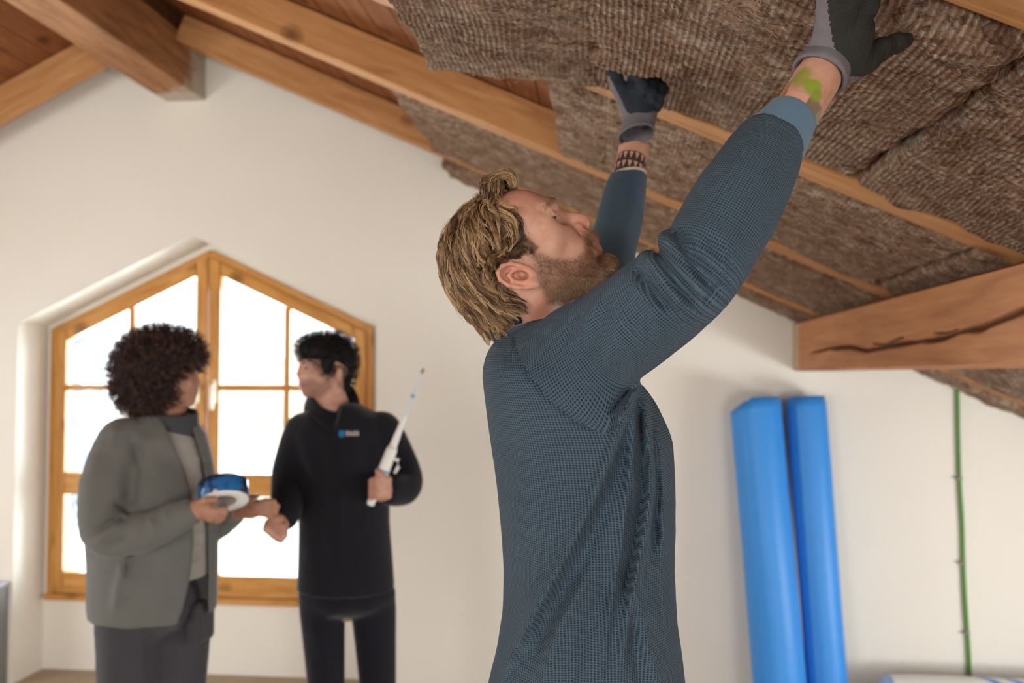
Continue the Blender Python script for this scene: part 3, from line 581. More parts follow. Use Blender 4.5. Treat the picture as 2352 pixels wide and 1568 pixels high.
# ================================================================== figure toolkit: distance fields -> one continuous surface
def smin(a, b, k):
    h = np.maximum(k-np.abs(a-b), 0)/k; return np.minimum(a, b)-h*h*k*0.25
class Field:
    def __init__(s, lo, hi, h):
        s.lo = np.array(lo, float); s.h = h; s.n = np.ceil((np.array(hi)-s.lo)/h).astype(int)+1
        s.ax = [(s.lo[i]+h*np.arange(s.n[i])).astype(np.float32) for i in range(3)]
        s.F = np.full(s.n, 0.5, np.float32)
    def sub(s, lo, hi):
        sl = []
        for i in range(3):
            a = int(np.clip((lo[i]-s.lo[i])/s.h, 0, s.n[i]-1)); b = int(np.clip((hi[i]-s.lo[i])/s.h+2, 1, s.n[i])); sl.append(slice(a, max(b, a+1)))
        X = s.ax[0][sl[0]][:, None, None]; Y = s.ax[1][sl[1]][None, :, None]; Z = s.ax[2][sl[2]][None, None, :]
        return tuple(sl), X, Y, Z
    def put(s, fn, lo, hi, k, mode='add'):
        m = k+3*s.h; sl, X, Y, Z = s.sub(np.array(lo)-m, np.array(hi)+m); d = fn(X, Y, Z).astype(np.float32); F = s.F[sl]
        if mode == 'add': s.F[sl] = smin(F, d, k)
        else: s.F[sl] = -smin(-F, d, k)
    def cone(s, a, b, ra, rb, k=0.01, mode='add', flat=None):
        """tapered limb; flat=(dir, factor) squeezes it along dir"""
        a = np.array(a, float); b = np.array(b, float); ba = b-a; bb = ba@ba+1e-12; r = max(ra, rb)
        def fn(X, Y, Z):
            px, py, pz = X-a[0], Y-a[1], Z-a[2]
            h = np.clip((px*ba[0]+py*ba[1]+pz*ba[2])/bb, 0, 1)
            qx, qy, qz = px-ba[0]*h, py-ba[1]*h, pz-ba[2]*h
            d2 = qx*qx+qy*qy+qz*qz
            if flat is not None:
                f = flat[0]; q = qx*f[0]+qy*f[1]+qz*f[2]; d2 = d2+q*q*(flat[1]**2-1)
            return np.sqrt(d2)-(ra+(rb-ra)*h)
        s.put(fn, np.minimum(a, b)-r, np.maximum(a, b)+r, k, mode)
    def ball(s, c, r, k=0.01, mode='add', R=None):
        """ellipsoid, R rows = axes"""
        c = np.array(c, float); r = np.array([r]*3 if np.isscalar(r) else r, float); Rm = np.eye(3) if R is None else np.array(R)
        def fn(X, Y, Z):
            p = [X-c[0], Y-c[1], Z-c[2]]; q = [Rm[i][0]*p[0]+Rm[i][1]*p[1]+Rm[i][2]*p[2] for i in range(3)]
            k0 = np.sqrt(sum((q[i]/r[i])**2 for i in range(3))); k1 = np.sqrt(sum((q[i]/r[i]**2)**2 for i in range(3)))+1e-9
            return k0*(k0-1)/k1
        s.put(fn, c-r.max(), c+r.max(), k, mode)
    def sample(s, P):
        g = (P-s.lo)/s.h; g = np.clip(g, 0, s.n-1.001); i = g.astype(int); f = g-i; F = s.F; r = 0
        for dx in (0, 1):
            for dy in (0, 1):
                for dz in (0, 1):
                    w_ = (f[:, 0] if dx else 1-f[:, 0])*(f[:, 1] if dy else 1-f[:, 1])*(f[:, 2] if dz else 1-f[:, 2]); r = r+w_*F[i[:, 0]+dx, i[:, 1]+dy, i[:, 2]+dz]
        return r
    def grad(s, P):
        e = s.h; g = np.stack([s.sample(P+np.eye(3)[i]*e)-s.sample(P-np.eye(3)[i]*e) for i in range(3)], -1)
        return g/(np.linalg.norm(g, axis=1)[:, None]+1e-9)
    def mesh(s, smooth=2):
        F = s.F; S = F < 0; c = np.zeros(np.array(F.shape)-1, np.uint8)
        for dx in (0, 1):
            for dy in (0, 1):
                for dz in (0, 1): c += S[dx:S.shape[0]-1+dx, dy:S.shape[1]-1+dy, dz:S.shape[2]-1+dz]
        act = np.argwhere((c > 0) & (c < 8)); idx = np.full(c.shape, -1, np.int32); idx[act[:, 0], act[:, 1], act[:, 2]] = np.arange(len(act))
        acc = np.zeros((len(act), 3)); cnt = np.zeros(len(act))
        offs = np.array([(x, y, z) for x in (0, 1) for y in (0, 1) for z in (0, 1)])
        val = {tuple(o): F[act[:, 0]+o[0], act[:, 1]+o[1], act[:, 2]+o[2]] for o in offs}
        for o in offs:
            for ax_ in range(3):
                if o[ax_] == 0:
                    q = o.copy(); q[ax_] = 1; a, b = val[tuple(o)], val[tuple(q)]; m = (a < 0) != (b < 0)
                    t = np.where(m, a/np.where(a == b, 1, a-b), 0); p = np.tile(o.astype(float), (len(act), 1)); p[:, ax_] += t; acc[m] += p[m]; cnt[m] += 1
        V = (act+acc/cnt[:, None])*s.h+s.lo; Q = []
        for ax_ in range(3):
            a = [slice(None)]*3; b = [slice(None)]*3; a[ax_] = slice(0, -1); b[ax_] = slice(1, None); d = S[tuple(a)] != S[tuple(b)]
            e = np.argwhere(d); o1, o2 = [i for i in range(3) if i != ax_]
            e = e[(e[:, o1] > 0) & (e[:, o2] > 0) & (e[:, o1] < S.shape[o1]-1) & (e[:, o2] < S.shape[o2]-1)]
            ins = S[e[:, 0], e[:, 1], e[:, 2]]; q = []
            for da, db in ((-1, -1), (0, -1), (0, 0), (-1, 0)):
                t = e.copy(); t[:, o1] += da; t[:, o2] += db; q.append(idx[t[:, 0], t[:, 1], t[:, 2]])
            q = np.stack(q, -1); flip = ins if ax_ != 1 else ~ins
            q[~flip] = q[~flip][:, ::-1]; Q.append(q)
        Q = np.vstack(Q); V = relax(V, Q, smooth); us = np.unique(Q); mpv = np.full(len(V), -1); mpv[us] = np.arange(len(us)); V, Q = V[us], mpv[Q]
        return biggest(V, Q)
def biggest(V, Q):
    """drop stray crumbs: keep connected pieces of a fair size"""
    lab = np.arange(len(V))
    for _ in range(4000):
        m = lab[Q].min(1); new = lab.copy()
        for k in range(4): np.minimum.at(new, Q[:, k], m)
        new = new[new]
        if (new == lab).all(): break
        lab = new
    c = np.bincount(lab, minlength=len(V)); keep = c[lab] > 0.02*len(V); us = np.where(keep)[0]; mp_ = np.full(len(V), -1); mp_[us] = np.arange(len(us)); Q = Q[keep[Q[:, 0]]]
    return V[us], mp_[Q]
def relax(V, Q, it, lam=0.5):
    n = len(V)
    E_ = np.vstack([Q[:, [i, (i+1) % 4]] for i in range(4)])
    for _ in range(it):
        c = np.bincount(E_[:, 0], minlength=n)+np.bincount(E_[:, 1], minlength=n)
        A = np.stack([np.bincount(E_[:, 0], V[E_[:, 1], k], n)+np.bincount(E_[:, 1], V[E_[:, 0], k], n) for k in range(3)], -1)/np.maximum(c, 1)[:, None]
        V = V+lam*(A-V)
    return V
def vnormals(V, Q):
    n = np.cross(V[Q[:, 2]]-V[Q[:, 0]], V[Q[:, 3]]-V[Q[:, 1]]); N = np.zeros_like(V)
    for k in range(4):
        for a in range(3): N[:, a] += np.bincount(Q[:, k], n[:, a], len(V))
    return N/(np.linalg.norm(N, axis=1)[:, None]+1e-12)
def sd_poly(P, poly):
    """signed distance (neg inside) of points P (...,2) to a closed polygon"""
    x, y = P[..., 0], P[..., 1]; d = np.full(x.shape, 1e9); ins = np.zeros(x.shape, bool); n = len(poly)
    for i in range(n):
        a, b = np.array(poly[i]), np.array(poly[(i+1) % n]); e = b-a; wx, wy = x-a[0], y-a[1]
        h = np.clip((wx*e[0]+wy*e[1])/(e@e+1e-12), 0, 1); d = np.minimum(d, (wx-e[0]*h)**2+(wy-e[1]*h)**2)
        c = (a[1] > y) != (b[1] > y); xi = a[0]+(y-a[1])*e[0]/(e[1] if abs(e[1]) > 1e-12 else 1e-12); ins ^= c & (x < xi)
    return np.where(ins, -1, 1)*np.sqrt(d)
def dist_line(x, y, pts):
    d = np.full(np.shape(x), 1e9); t_ = np.zeros(np.shape(x)); tot = len(pts)-1
    for i in range(tot):
        a, b = np.array(pts[i], float), np.array(pts[i+1], float); e = b-a; wx, wy = x-a[0], y-a[1]
        h = np.clip((wx*e[0]+wy*e[1])/(e@e), 0, 1); q = np.hypot(wx-e[0]*h, wy-e[1]*h); m = q < d; d = np.where(m, q, d); t_ = np.where(m, (i+h)/tot, t_)
    return d, t_
def shep(x, y, pts, vals, p=3.0):
    num = 0; den = 0
    for (a, b), v_ in zip(pts, vals):
        w_ = 1/(((x-a)**2+(y-b)**2)**(p/2)+1e-6); num = num+w_*v_; den = den+w_
    return num/den
def fig_mesh(name, V, Q): return np_mesh(name, m2w(V), Q[:, ::1])
def strands(name, G, rad, tone, mat, parent, nseg=3):
    """G (n,m,3) polylines in figure frame -> thin tapered tubes"""
    n, m, _ = G.shape; P = m2w(G); T = np.gradient(P, axis=1); T /= np.linalg.norm(T, axis=2)[..., None]+1e-9
    ref = np.array([0.31, 0.52, 0.79]); A = np.cross(T, ref); A /= np.linalg.norm(A, axis=2)[..., None]+1e-9; B = np.cross(T, A)
    r = np.asarray(rad); an = np.arange(nseg)*2*np.pi/nseg
    V = P[:, :, None]+r[:, :, None, None]*(np.cos(an)[None, None, :, None]*A[:, :, None]+np.sin(an)[None, None, :, None]*B[:, :, None])
    I = np.arange(n*m*nseg).reshape(n, m, nseg); J = np.roll(I, -1, 2)
    Q = np.stack([I[:, :-1], J[:, :-1], J[:, 1:], I[:, 1:]], -1).reshape(-1, 4)
    me = np_mesh(name, V.reshape(-1, 3), Q); fattr(me, 'tone', np.repeat(tone, m*nseg)); fattr(me, 'along', np.tile(np.repeat(np.linspace(0, 1, m), nseg), n))
    o = obj_from(name, me, mat, parent, True); o['kind'] = 'stuff'; return o
def hair_mat(name, dark, mid, light, rough=0.42):
    s = NT(name); t = s.attr('tone'); al = s.attr('along')
    c = s.ramp(s.math('ADD', t, s.math('MULTIPLY', s.math('SUBTRACT', al, 0.5), 0.25)), [(0.1, dark), (0.5, mid), (0.9, light)]); s.col(c)
    return s.fin(rough, 0.35)
def skin_mat(name, base, red, extra=None):
    s = NT(name); v = s.coord('Object'); n = s.noise(v, 45, 5, 0.6); n2 = s.noise(v, 420, 3)
    c = s.mix(s.ramp(n, [(0.35, (0, 0, 0)), (0.7, (1, 1, 1))]), base, red); c = s.mix(s.math('MULTIPLY', n2, 0.22), c, tuple(x*0.55 for x in red))
    if extra: c = extra(s, c)
    s.col(c); s.bump(s.math('ADD', s.noise(v, 900, 2), s.math('MULTIPLY', n, 0.4)), 0.18, 0.0015)
    s.b.inputs['Subsurface Weight'].default_value = 0.12; s.b.inputs['Subsurface Radius'].default_value = (0.008, 0.003, 0.0015); s.b.inputs['Subsurface Scale'].default_value = 0.6
    return s.fin(0.5, 0.35)
def cloth(name, c, rough=0.9, var=0.12, bscale=500, bump=0.3):
    s = NT(name); v = s.coord('Object'); s.col(s.mix(s.noise(v, 14, 4), tuple(x*(1-var) for x in c), tuple(x*(1+var) for x in c)))
    s.bump(s.noise(v, bscale, 2), bump, 0.002); s.b.inputs['Sheen Weight'].default_value = 0.15; return s.fin(rough, 0.15)
# ================================================================== the worker in front
D0 = 1.36
man = empty('person', tuple(m2w(mp(1330, 1000, D0))*np.array([1, 1, 0])+np.array([0, 0, 0.20])))
tag(man, 'blond man in blue waffle-knit pullover pushing wool overhead with gloved hands', 'person')
hm = lambda x, y, w_=0.0: np.array([(x-1176)*(D0-w_)/FPX, -(y-784)*(D0-w_)/FPX, -D0+w_])     # w_ = toward the viewer from the mid-plane
S0 = D0/FPX
# ---- head
hf = Field(hm(985, 880, -0.105)-0.0, hm(1430, 410, 0)+np.array([0, 0, 0.108]), 0.0019)
poly_px = [(1150, 900), (1146, 800), (1128, 760), (1100, 728), (1068, 700), (1046, 668), (1032, 630), (1026, 590), (1031, 555), (1048, 522), (1078, 491), (1108, 468), (1140, 448), (1166, 439), (1187, 436), (1212, 437), (1230, 444), (1249, 453), (1264, 460), (1271, 464),
           (1276, 473), (1283, 483), (1297, 499), (1314, 516), (1334, 528), (1350, 535), (1361, 546), (1366, 556), (1366, 561), (1374, 567), (1379, 576), (1381, 586), (1391, 590), (1402, 600), (1406, 613), (1403, 627), (1394, 640), (1380, 653), (1350, 668), (1318, 684), (1298, 702), (1290, 740), (1300, 800), (1330, 900)]
poly = [hm(x, y)[:2] for x, y in poly_px]
ctrl = [((1050, 590), .070, .070), ((1120, 560), .076, .075), ((1090, 650), .072, .070), ((1150, 500), .070, .065), ((1205, 500), .066, .058), ((1232, 462), .058, .045), ((1262, 474), .053, .036), ((1252, 520), .061, .042), ((1262, 556), .063, .045), ((1240, 590), .066, .055),
        ((1310, 560), .049, .042), ((1340, 585), .043, .036), ((1362, 560), .034, .032), ((1394, 608), .030, .026), ((1360, 630), .041, .030), ((1320, 640), .050, .034), ((1270, 655), .056, .038), ((1235, 650), .060, .045), ((1185, 640), .068, .06), ((1215, 730), .056, .055), ((1225, 850), .060, .06), ((1120, 720), .062, .06)]
cpts = [tuple(hm(*c[0])[:2]) for c in ctrl]
X2 = hf.ax[0][:, None]; Y2 = hf.ax[1][None, :]
d2 = sd_poly(np.stack(np.broadcast_arrays(X2, Y2), -1), poly); Wd = shep(X2, Y2, cpts, [c[1] for c in ctrl]); Rd = shep(X2, Y2, cpts, [c[2] for c in ctrl])
for _ in range(3):
    for A_ in (Wd, Rd): A_[1:-1, 1:-1] = (A_[:-2, 1:-1]+A_[2:, 1:-1]+A_[1:-1, :-2]+A_[1:-1, 2:]+A_[1:-1, 1:-1])/5
wz = (hf.ax[2]+D0)[None, None, :]
e_ = np.maximum(Rd+d2, 0)/Rd
hf.F[:] = ((np.sqrt(e_[..., None]**2+(wz/Wd[..., None])**2)-1)*np.minimum(Rd, Wd)[..., None]).astype(np.float32)
for sg in (1, -1):
    q = lambda x, y, w_: (hm(x, y, w_) if sg > 0 else hm(x, y, w_)*0+np.array([(x-1176)*(D0-w_)/FPX, -(y-784)*(D0-w_)/FPX, -D0-w_]))
    hf.cone(q(1270, 468, .010), q(1253, 477, .046), .007, .006, .014)                      # brow
    hf.ball(q(1262, 545, .043), (.017, .012, .013), .02)                                  # cheekbone
    hf.ball(q(1283, 500, .029), (.012, .012, .014), .012, 'cut')                          # eye socket
    hf.ball(q(1258, 500, .031), .0134, .003)                                              # lids over eyeball
    hf.cone(q(1269, 490, .045), q(1276, 492, .030), .0030, .0034, .003); hf.cone(q(1276, 492, .030), q(1275, 496, .018), .0034, .0025, .003)
    hf.cone(q(1265, 512, .045), q(1272, 510, .032), .0026, .0030, .003); hf.cone(q(1272, 510, .032), q(1276, 507, .018), .0030, .0025, .003)
    hf.cone(q(1267, 502, .046), q(1284, 501, .022), .0032, .0030, .0012, 'cut')            # lid opening
    hf.ball(q(1328, 524, .0125), (.0105, .0080, .0060), .005)                              # nose wing
    for (xa, ya, xb, yb) in ((1262, 508, 1245, 528), (1266, 512, 1256, 538), (1258, 500, 1240, 512)): hf.cone(q(xa, ya, .050), q(xb, yb, .062), .0010, .0005, .003, 'cut')   # creases at the eye
    hf.cone(q(1312, 512, .016), q(1338, 560, .034), .0022, .0018, .008, 'cut')            # fold beside nose
    hf.ball(q(1358, 548, .010), (.010, .011, .012), .012)                                 # moustache mound
    hf.ball(q(1335, 590, .036), (.014, .016, .010), .02)
hf.cone(hm(1288, 494), hm(1320, 503), .0072, .0088, .010); hf.cone(hm(1320, 503), hm(1339, 508), .0092, .0112, .006)
hf.ball(hm(1336, 524), (.009, .005, .006), .005)
hf.ball(hm(1359, 553), (.0075, .0075, .020), .006); hf.ball(hm(1370, 574), (.0082, .0075, .018), .006)
for sg in (1, -1):
    q = lambda x, y, w_: np.array([(x-1176)*(D0-sg*w_)/FPX, -(y-784)*(D0-sg*w_)/FPX, -D0+sg*w_])
    hf.cone(q(1372, 561, 0), q(1360, 567, .017), .0022, .0020, .002, 'cut'); hf.cone(q(1360, 567, .017), q(1351, 577, .027), .0020, .0012, .002, 'cut')
    hf.ball(q(1343.5, 521.5, .0105), (.0046, .0030, .0065), .0015, 'cut')
    hf.ball(q(1396, 607, .008), (.011, .012, .012), .012)
    # ear: plate, helix, antihelix, lobe, tragus; bowl cut out
    w0 = .074 if sg > 0 else .074
    E = lambda x, y, dw=0: q(x, y, w0+dw)
    ax1 = E(1236, 648)-E(1142, 622); ax1 /= np.linalg.norm(ax1); nn = np.array([-0.25, -0.05, sg*0.96]); nn -= ax1*(nn@ax1); nn /= np.linalg.norm(nn); ax2 = np.cross(nn, ax1)
    hf.ball(E(1188, 634, .002), (.031, .0185, .0075), .004, R=[ax1, ax2, nn])
    hf.ball(E(1176, 631, .0095), (.0180, .0112, .0085), .003, 'cut', R=[ax1, ax2, nn])
    hl = [(1216, 616, .004), (1196, 610, .008), (1174, 605, .011), (1154, 610, .0125), (1143, 624, .0125), (1148, 642, .0115), (1168, 655, .010), (1190, 660, .009), (1212, 661, .007)]
    for (a, b) in zip(hl[:-1], hl[1:]): hf.cone(E(*a), E(*b), .0031, .0031, .003)
    ah = [(1196, 618, .003), (1178, 621, .006), (1168, 632, .0075), (1178, 644, .0075), (1198, 648, .006)]
    for (a, b) in zip(ah[:-1], ah[1:]): hf.cone(E(*a), E(*b), .0024, .0027, .004)
    hf.ball(E(1222, 651, .005), (.0105, .0075, .0055), .005, R=[ax1, ax2, nn])
    hf.ball(E(1219, 625, .004), (.0075, .0055, .0048), .003, R=[ax1, ax2, nn])
    hf.ball(E(1200, 632, .006), (.0090, .0058, .012), .002, 'cut', R=[ax1, ax2, nn])
Vh, Qh = hf.mesh(2); Nh = vnormals(Vh, Qh)
if ((Vh-Vh.mean(0))*Nh).sum() < 0: Qh = Qh[:, ::-1]; Nh = -Nh
def to_px(V): d = -V[:, 2]; return 1176+V[:, 0]*FPX/d, 784-V[:, 1]*FPX/d
def mid_px(V): return 1176+V[:, 0]/S0, 784-V[:, 1]/S0                                        # position in the mid-plane
hx, hy = mid_px(Vh)
def pmask(x, y, pts, soft): return np.clip(0.5-sd_poly(np.stack([x, y], -1), pts)/soft, 0, 1)
beard_poly = [(1210, 592), (1228, 585), (1245, 592), (1265, 603), (1290, 604), (1318, 597), (1336, 585), (1338, 560), (1340, 540), (1352, 530), (1378, 535), (1376, 562), (1362, 572), (1360, 590), (1420, 580), (1425, 660), (1330, 705), (1255, 700), (1242, 670), (1240, 640), (1225, 615)]
lip_poly = [(1352, 575), (1362, 562), (1376, 558), (1388, 566), (1386, 582), (1372, 582)]
beard = pmask(hx, hy, beard_poly, 16); lips = pmask(hx, hy, lip_poly, 6)
beard = beard*(1-pmask(hx, hy, [(1349, 577), (1362, 560), (1384, 560), (1388, 583), (1368, 590)], 6))
hair_poly = [(1184, 425), (1160, 441), (1137, 465), (1144, 481), (1178, 491), (1195, 518), (1200, 546), (1214, 560), (1236, 578), (1222, 592), (1190, 598), (1153, 606), (1140, 625), (1150, 652), (1178, 672), (1202, 700), (1206, 716), (1184, 742), (1150, 785), (960, 785), (960, 380), (1184, 380)]
hmask = pmask(hx, hy, hair_poly, 6)
hx2, hy2 = 1176+Vh[:, 0]*FPX/(D0-np.abs(Vh[:, 2]+D0)), 784-Vh[:, 1]*FPX/(D0-np.abs(Vh[:, 2]+D0))
earz = (np.abs(Vh[:, 2]+D0) > .0745) & (sd_poly(np.stack([hx2, hy2], -1), [(1137, 626), (1148, 606), (1173, 599), (1196, 607), (1222, 611), (1241, 630), (1241, 653), (1228, 666), (1180, 666), (1148, 652)]) < 0)
hmask[earz] = 0
flush = np.clip(1-np.hypot(hx-1338, hy-515)/34, 0, 1)*0.8+np.clip(1-np.hypot(hx-1190, hy-636)/55, 0, 1)*earz*0.9+np.clip(1-np.hypot(hx-1200, hy-450)/60, 0, 1)*0.55+np.clip(1-np.hypot(hx-1240, hy-715)/60, 0, 1)*0.5
# ---- rest of the body (under the clothes), arms and legs
SH_N, EL_N, WR_N = mp(1330, 815, 1.245), mp(1592, 640, 1.14), mp(1878, 180, 1.245)
SH_F, EL_F, WR_F = mp(1385, 760, 1.58), mp(1404, 610, 1.82), mp(1464, 300, 1.96)
ped = w2m(m2w(mp(1340, 1640, D0)))
def leg_pts(dx, dy):
    hip = m2w(mp(1335, 1600, D0))+np.array([0.0, dy*0.09, -0.03]); kn = np.array([hip[0]+0.02+dx*0.5, hip[1]+dy*0.03, 0.68]); an = np.array([hip[0]-0.01+dx, hip[1]+dy*0.05, 0.29])
    return w2m(hip), w2m(kn), w2m(an), w2m(an+np.array([0.15, 0, -0.055])), w2m(an+np.array([-0.04, 0, -0.055]))
bf = Field(np.minimum(mp(1080, 2300, 1.36), w2m([[-0.5, 1.3, 0.15]])[0])-np.array([0.12, 0.25, 0.72]), np.array([0.62, 0.42, -0.90]), 0.0085)
bf.cone(mp(1225, 730, D0), mp(1240, 830, D0), .053, .062, .02)
bf.ball(mp(1325, 1090, D0), (.095, .16, .140), .02); bf.ball(mp(1345, 1400, D0), (.095, .22, .14), .03)
bf.cone(mp(1240, 830, D0), mp(1310, 1000, D0), .062, .08, .02); bf.cone(mp(1310, 900, D0), SH_N, .05, .045, .02); bf.cone(mp(1320, 900, D0), SH_F, .05, .042, .02); bf.cone(SH_N, EL_N, .044, .036, .02); bf.cone(EL_N, WR_N, .036, .032, .01); bf.cone(SH_F, EL_F, .044, .032, .02); bf.cone(EL_F, WR_F, .035, .0325, .01)
hdN = mp(1928, 60, 1.262); hdF = mp(1466, 235, 1.985)
bf.cone(WR_N, hdN, .028, .020, .008); bf.cone(WR_F, hdF, .027, .022, .008)
for dx, dy in ((0.02, 1), (-0.02, -1)):
    h_, k_, a_, t_, c_ = leg_pts(dx, dy); bf.cone(h_, k_, .082, .056, .04); bf.cone(k_, a_, .054, .038, .02); bf.cone(c_, t_, .032, .030, .02)
Vb, Qb = bf.mesh(3); Nb = vnormals(Vb, Qb)
if ((Vb-Vb.mean(0))*Nb).sum() < 0: Qb = Qb[:, ::-1]
nb = len(Vb); Va = np.vstack([Vh, Vb]); Qa = np.vstack([Qh, Qb+len(Vh)])
# forearm coordinates for the tattoos
def limb_uv(V, a, b, ref):
    d = b-a; L = np.linalg.norm(d); d /= L; t_ = (V-a)@d; r_ = ref-d*(ref@d); r_ /= np.linalg.norm(r_); s_ = np.cross(d, r_); q_ = (V-a)-t_[:, None]*d
    return t_/L, np.arctan2(q_@s_, q_@r_), np.linalg.norm(q_, axis=1)
tN, aN, rN = limb_uv(Va, EL_N, WR_N, np.array([0, 0, 1.0])); tF, aF, rF = limb_uv(Va, EL_F, WR_F, np.array([0, 0, 1.0]))
nh = len(Vh); isb = np.arange(len(Va)) >= nh
nearN = isb & (rN < .05) & (tN > .3) & (tN < 1.1); nearF = isb & (rF < .05) & (tF > .3) & (tF < 1.1)
me = fig_mesh('body', Va, Qa)
z_ = np.zeros(nb)
fattr(me, 'beard', np.concatenate([beard, z_])); fattr(me, 'lips', np.concatenate([lips, z_])); fattr(me, 'scalp', np.concatenate([hmask, z_])); fattr(me, 'flush', np.concatenate([np.clip(flush, 0, 1), z_]))
fattr(me, 'tn', np.where(nearN, tN, -1)); fattr(me, 'an', np.where(nearN, aN, 0)); fattr(me, 'tf', np.where(nearF, tF, -1)); fattr(me, 'af', np.where(nearF, aF, 0))
def man_skin(s, c):
    c = s.mix(s.math('MULTIPLY', s.attr('flush'), 0.8), c, (0.56, 0.20, 0.13))
    n = s.noise(s.coord('Object'), 600, 2)
    c = s.mix(s.math('MULTIPLY', s.attr('beard'), s.math('ADD', 0.50, s.math('MULTIPLY', n, 0.25))), c, (0.17, 0.075, 0.035))
    c = s.mix(s.math('MULTIPLY', s.attr('lips'), 0.75), c, (0.44, 0.17, 0.12))
    c = s.mix(s.math('MULTIPLY', s.attr('scalp'), 0.9), c, (0.09, 0.045, 0.022))
    # far wrist: three rows of dark triangles between two lines
    tf, af = s.attr('tf'), s.attr('af'); row = s.math('MULTIPLY', s.math('SUBTRACT', tf, TF0), 3.0/(TF1-TF0)); fv = s.math('FRACT', row); fu = s.math('FRACT', s.math('MULTIPLY', af, 16/6.2832))
    tri = s.math('GREATER_THAN', s.math('SUBTRACT', s.math('MULTIPLY', s.math('ABSOLUTE', s.math('SUBTRACT', fu, 0.5)), 2.1), s.math('MULTIPLY', fv, 1.0)), -0.12)
    band = s.math('MULTIPLY', s.math('GREATER_THAN', row, 0.0), s.math('LESS_THAN', row, 3.0)); edge = s.math('GREATER_THAN', fv, 0.9)
    tt = s.math('MULTIPLY', s.math('MAXIMUM', tri, edge), band); c = s.mix(s.math('MULTIPLY', tt, 0.93), c, (0.012, 0.014, 0.018))
    # near wrist: green, brown and rose tattoo fields
    tn, an = s.attr('tn'), s.math('MULTIPLY', s.attr('an'), -1.0); cv = s.n('CombineXYZ'); s.l(s.math('MULTIPLY', tn, 8.0), cv.inputs[0]); s.l(an, cv.inputs[1])
    nz = s.noise(cv.outputs[0], 1.6, 3, 0.5, 0.4)
    def blob(t0, a0, st, sa, k=1.0):
        a_ = s.math('DIVIDE', s.math('SUBTRACT', tn, t0), st); b_ = s.math('DIVIDE', s.math('SUBTRACT', an, a0), sa); r2 = s.math('ADD', s.math('MULTIPLY', a_, a_), s.math('MULTIPLY', b_, b_))
        return s.math('MULTIPLY', s.math('SUBTRACT', s.math('SUBTRACT', 1.35, r2), nz), k, clamp=True)
    def rect(t0, a0, st, sa):
        a_ = s.math('ABSOLUTE', s.math('DIVIDE', s.math('SUBTRACT', tn, t0), st)); b_ = s.math('ABSOLUTE', s.math('DIVIDE', s.math('SUBTRACT', an, a0), sa))
        return s.math('MULTIPLY', s.math('SUBTRACT', 1.0, s.math('MAXIMUM', a_, b_)), 8.0, clamp=True)
    on = s.math('GREATER_THAN', tn, 0.2)
    for f_, col_, k in ((blob(0.80, -0.5, 0.06, 0.85, 3), (0.15, 0.115, 0.07), .85), (blob(0.885, 0.15, 0.05, 0.50, 1.8), (0.22, 0.31, 0.02), .92), (blob(0.915, 0.85, 0.075, 0.55, 1.6), (0.25, 0.28, 0.035), .85), (blob(0.86, -0.2, 0.04, 0.35, 1.8), (0.20, 0.27, 0.03), .9),
                        (blob(0.80, 1.3, 0.12, 0.35, 3), (0.33, 0.13, 0.05), .7), (rect(0.815, 0.55, 0.028, 0.62), (0.13, 0.07, 0.05), .8), (rect(0.818, 0.52, 0.024, 0.55), (0.62, 0.31, 0.22), .95), (blob(0.90, -0.75, 0.06, 0.06, 2), (0.20, 0.24, 0.06), .6), (blob(0.78, -0.9, 0.08, 0.3, 3), (0.30, 0.31, 0.20), .6)):
        c = s.mix(s.math('MULTIPLY', s.math('MULTIPLY', f_, on), k), c, col_)
    return c
def proj_t(a, b, x, y): # parameter along limb whose axis point shows at pixel y
    ts = np.linspace(0.3, 1.1, 400); P = a+(b-a)*ts[:, None]; px, py = to_px(P); return ts[np.argmin((px-x)**2+(py-y)**2)]
TF0, TF1 = proj_t(EL_F, WR_F, 1440, 428), proj_t(EL_F, WR_F, 1448, 366)
M['skin_man'] = skin_mat('skin_fair', (0.60, 0.33, 0.23), (0.50, 0.245, 0.165), man_skin)
body = obj_from('body', me, M['skin_man'], man, True)
# eyes
for sg in (1, -1):
    c = hm(1258.0, 501.5, 0); c = np.array([c[0], c[1], -D0+sg*.031]); bm = bmesh.new(); bmesh.ops.create_uvsphere(bm, u_segments=24, v_segments=16, radius=.0112)
    me_ = bm_mesh('eyeball', bm); V = np.array([v_.co for v_ in me_.vertices]); me_.vertices.foreach_set('co', m2w(V+c).ravel().astype(np.float32)); fattr(me_, 'iris', np.clip((V@np.array([.90, .25, sg*.36])/.0122-0.45)*12, 0, 1))
    if sg > 0: s = NT('eye'); s.col(s.mix(s.attr('iris'), (0.30, 0.23, 0.20), (0.02, 0.022, 0.026))); M['eye'] = s.fin(0.35, 0.3)
    o = obj_from('eye', me_, M['eye'], man, True)
# ---- hair
M['hair_blond'] = hair_mat('hair_blond', (0.06, 0.028, 0.013), (0.31, 0.175, 0.080), (0.66, 0.44, 0.235)); M['hair_beard'] = hair_mat('hair_beard', (0.10, 0.045, 0.02), (0.26, 0.13, 0.06), (0.52, 0.38, 0.24))
flow = [((1040, 540), (.35, .94)), ((1030, 620), (.4, .92)), ((1080, 560), (.40, .9)), ((1130, 525), (.35, .94)), ((1165, 505), (.75, .65)), ((1185, 540), (.35, .94)), ((1192, 572), (-.45, .8)), ((1175, 592), (-.9, .35)), ((1150, 603), (-.5, .85)), ((1132, 640), (.15, .98)), ((1140, 668), (.6, .8)), ((1120, 610), (.6, .8)), ((1060, 680), (.72, .7)), ((1120, 680), (.88, .45)), ((1165, 700), (.95, .3)), ((1120, 740), (.8, .6)), ((1085, 475), (.25, .97)), ((1140, 585), (.2, .97)), ((1130, 470), (.35, .9)), ((1215, 575), (.5, .5)), ((1155, 660), (.7, .7))]
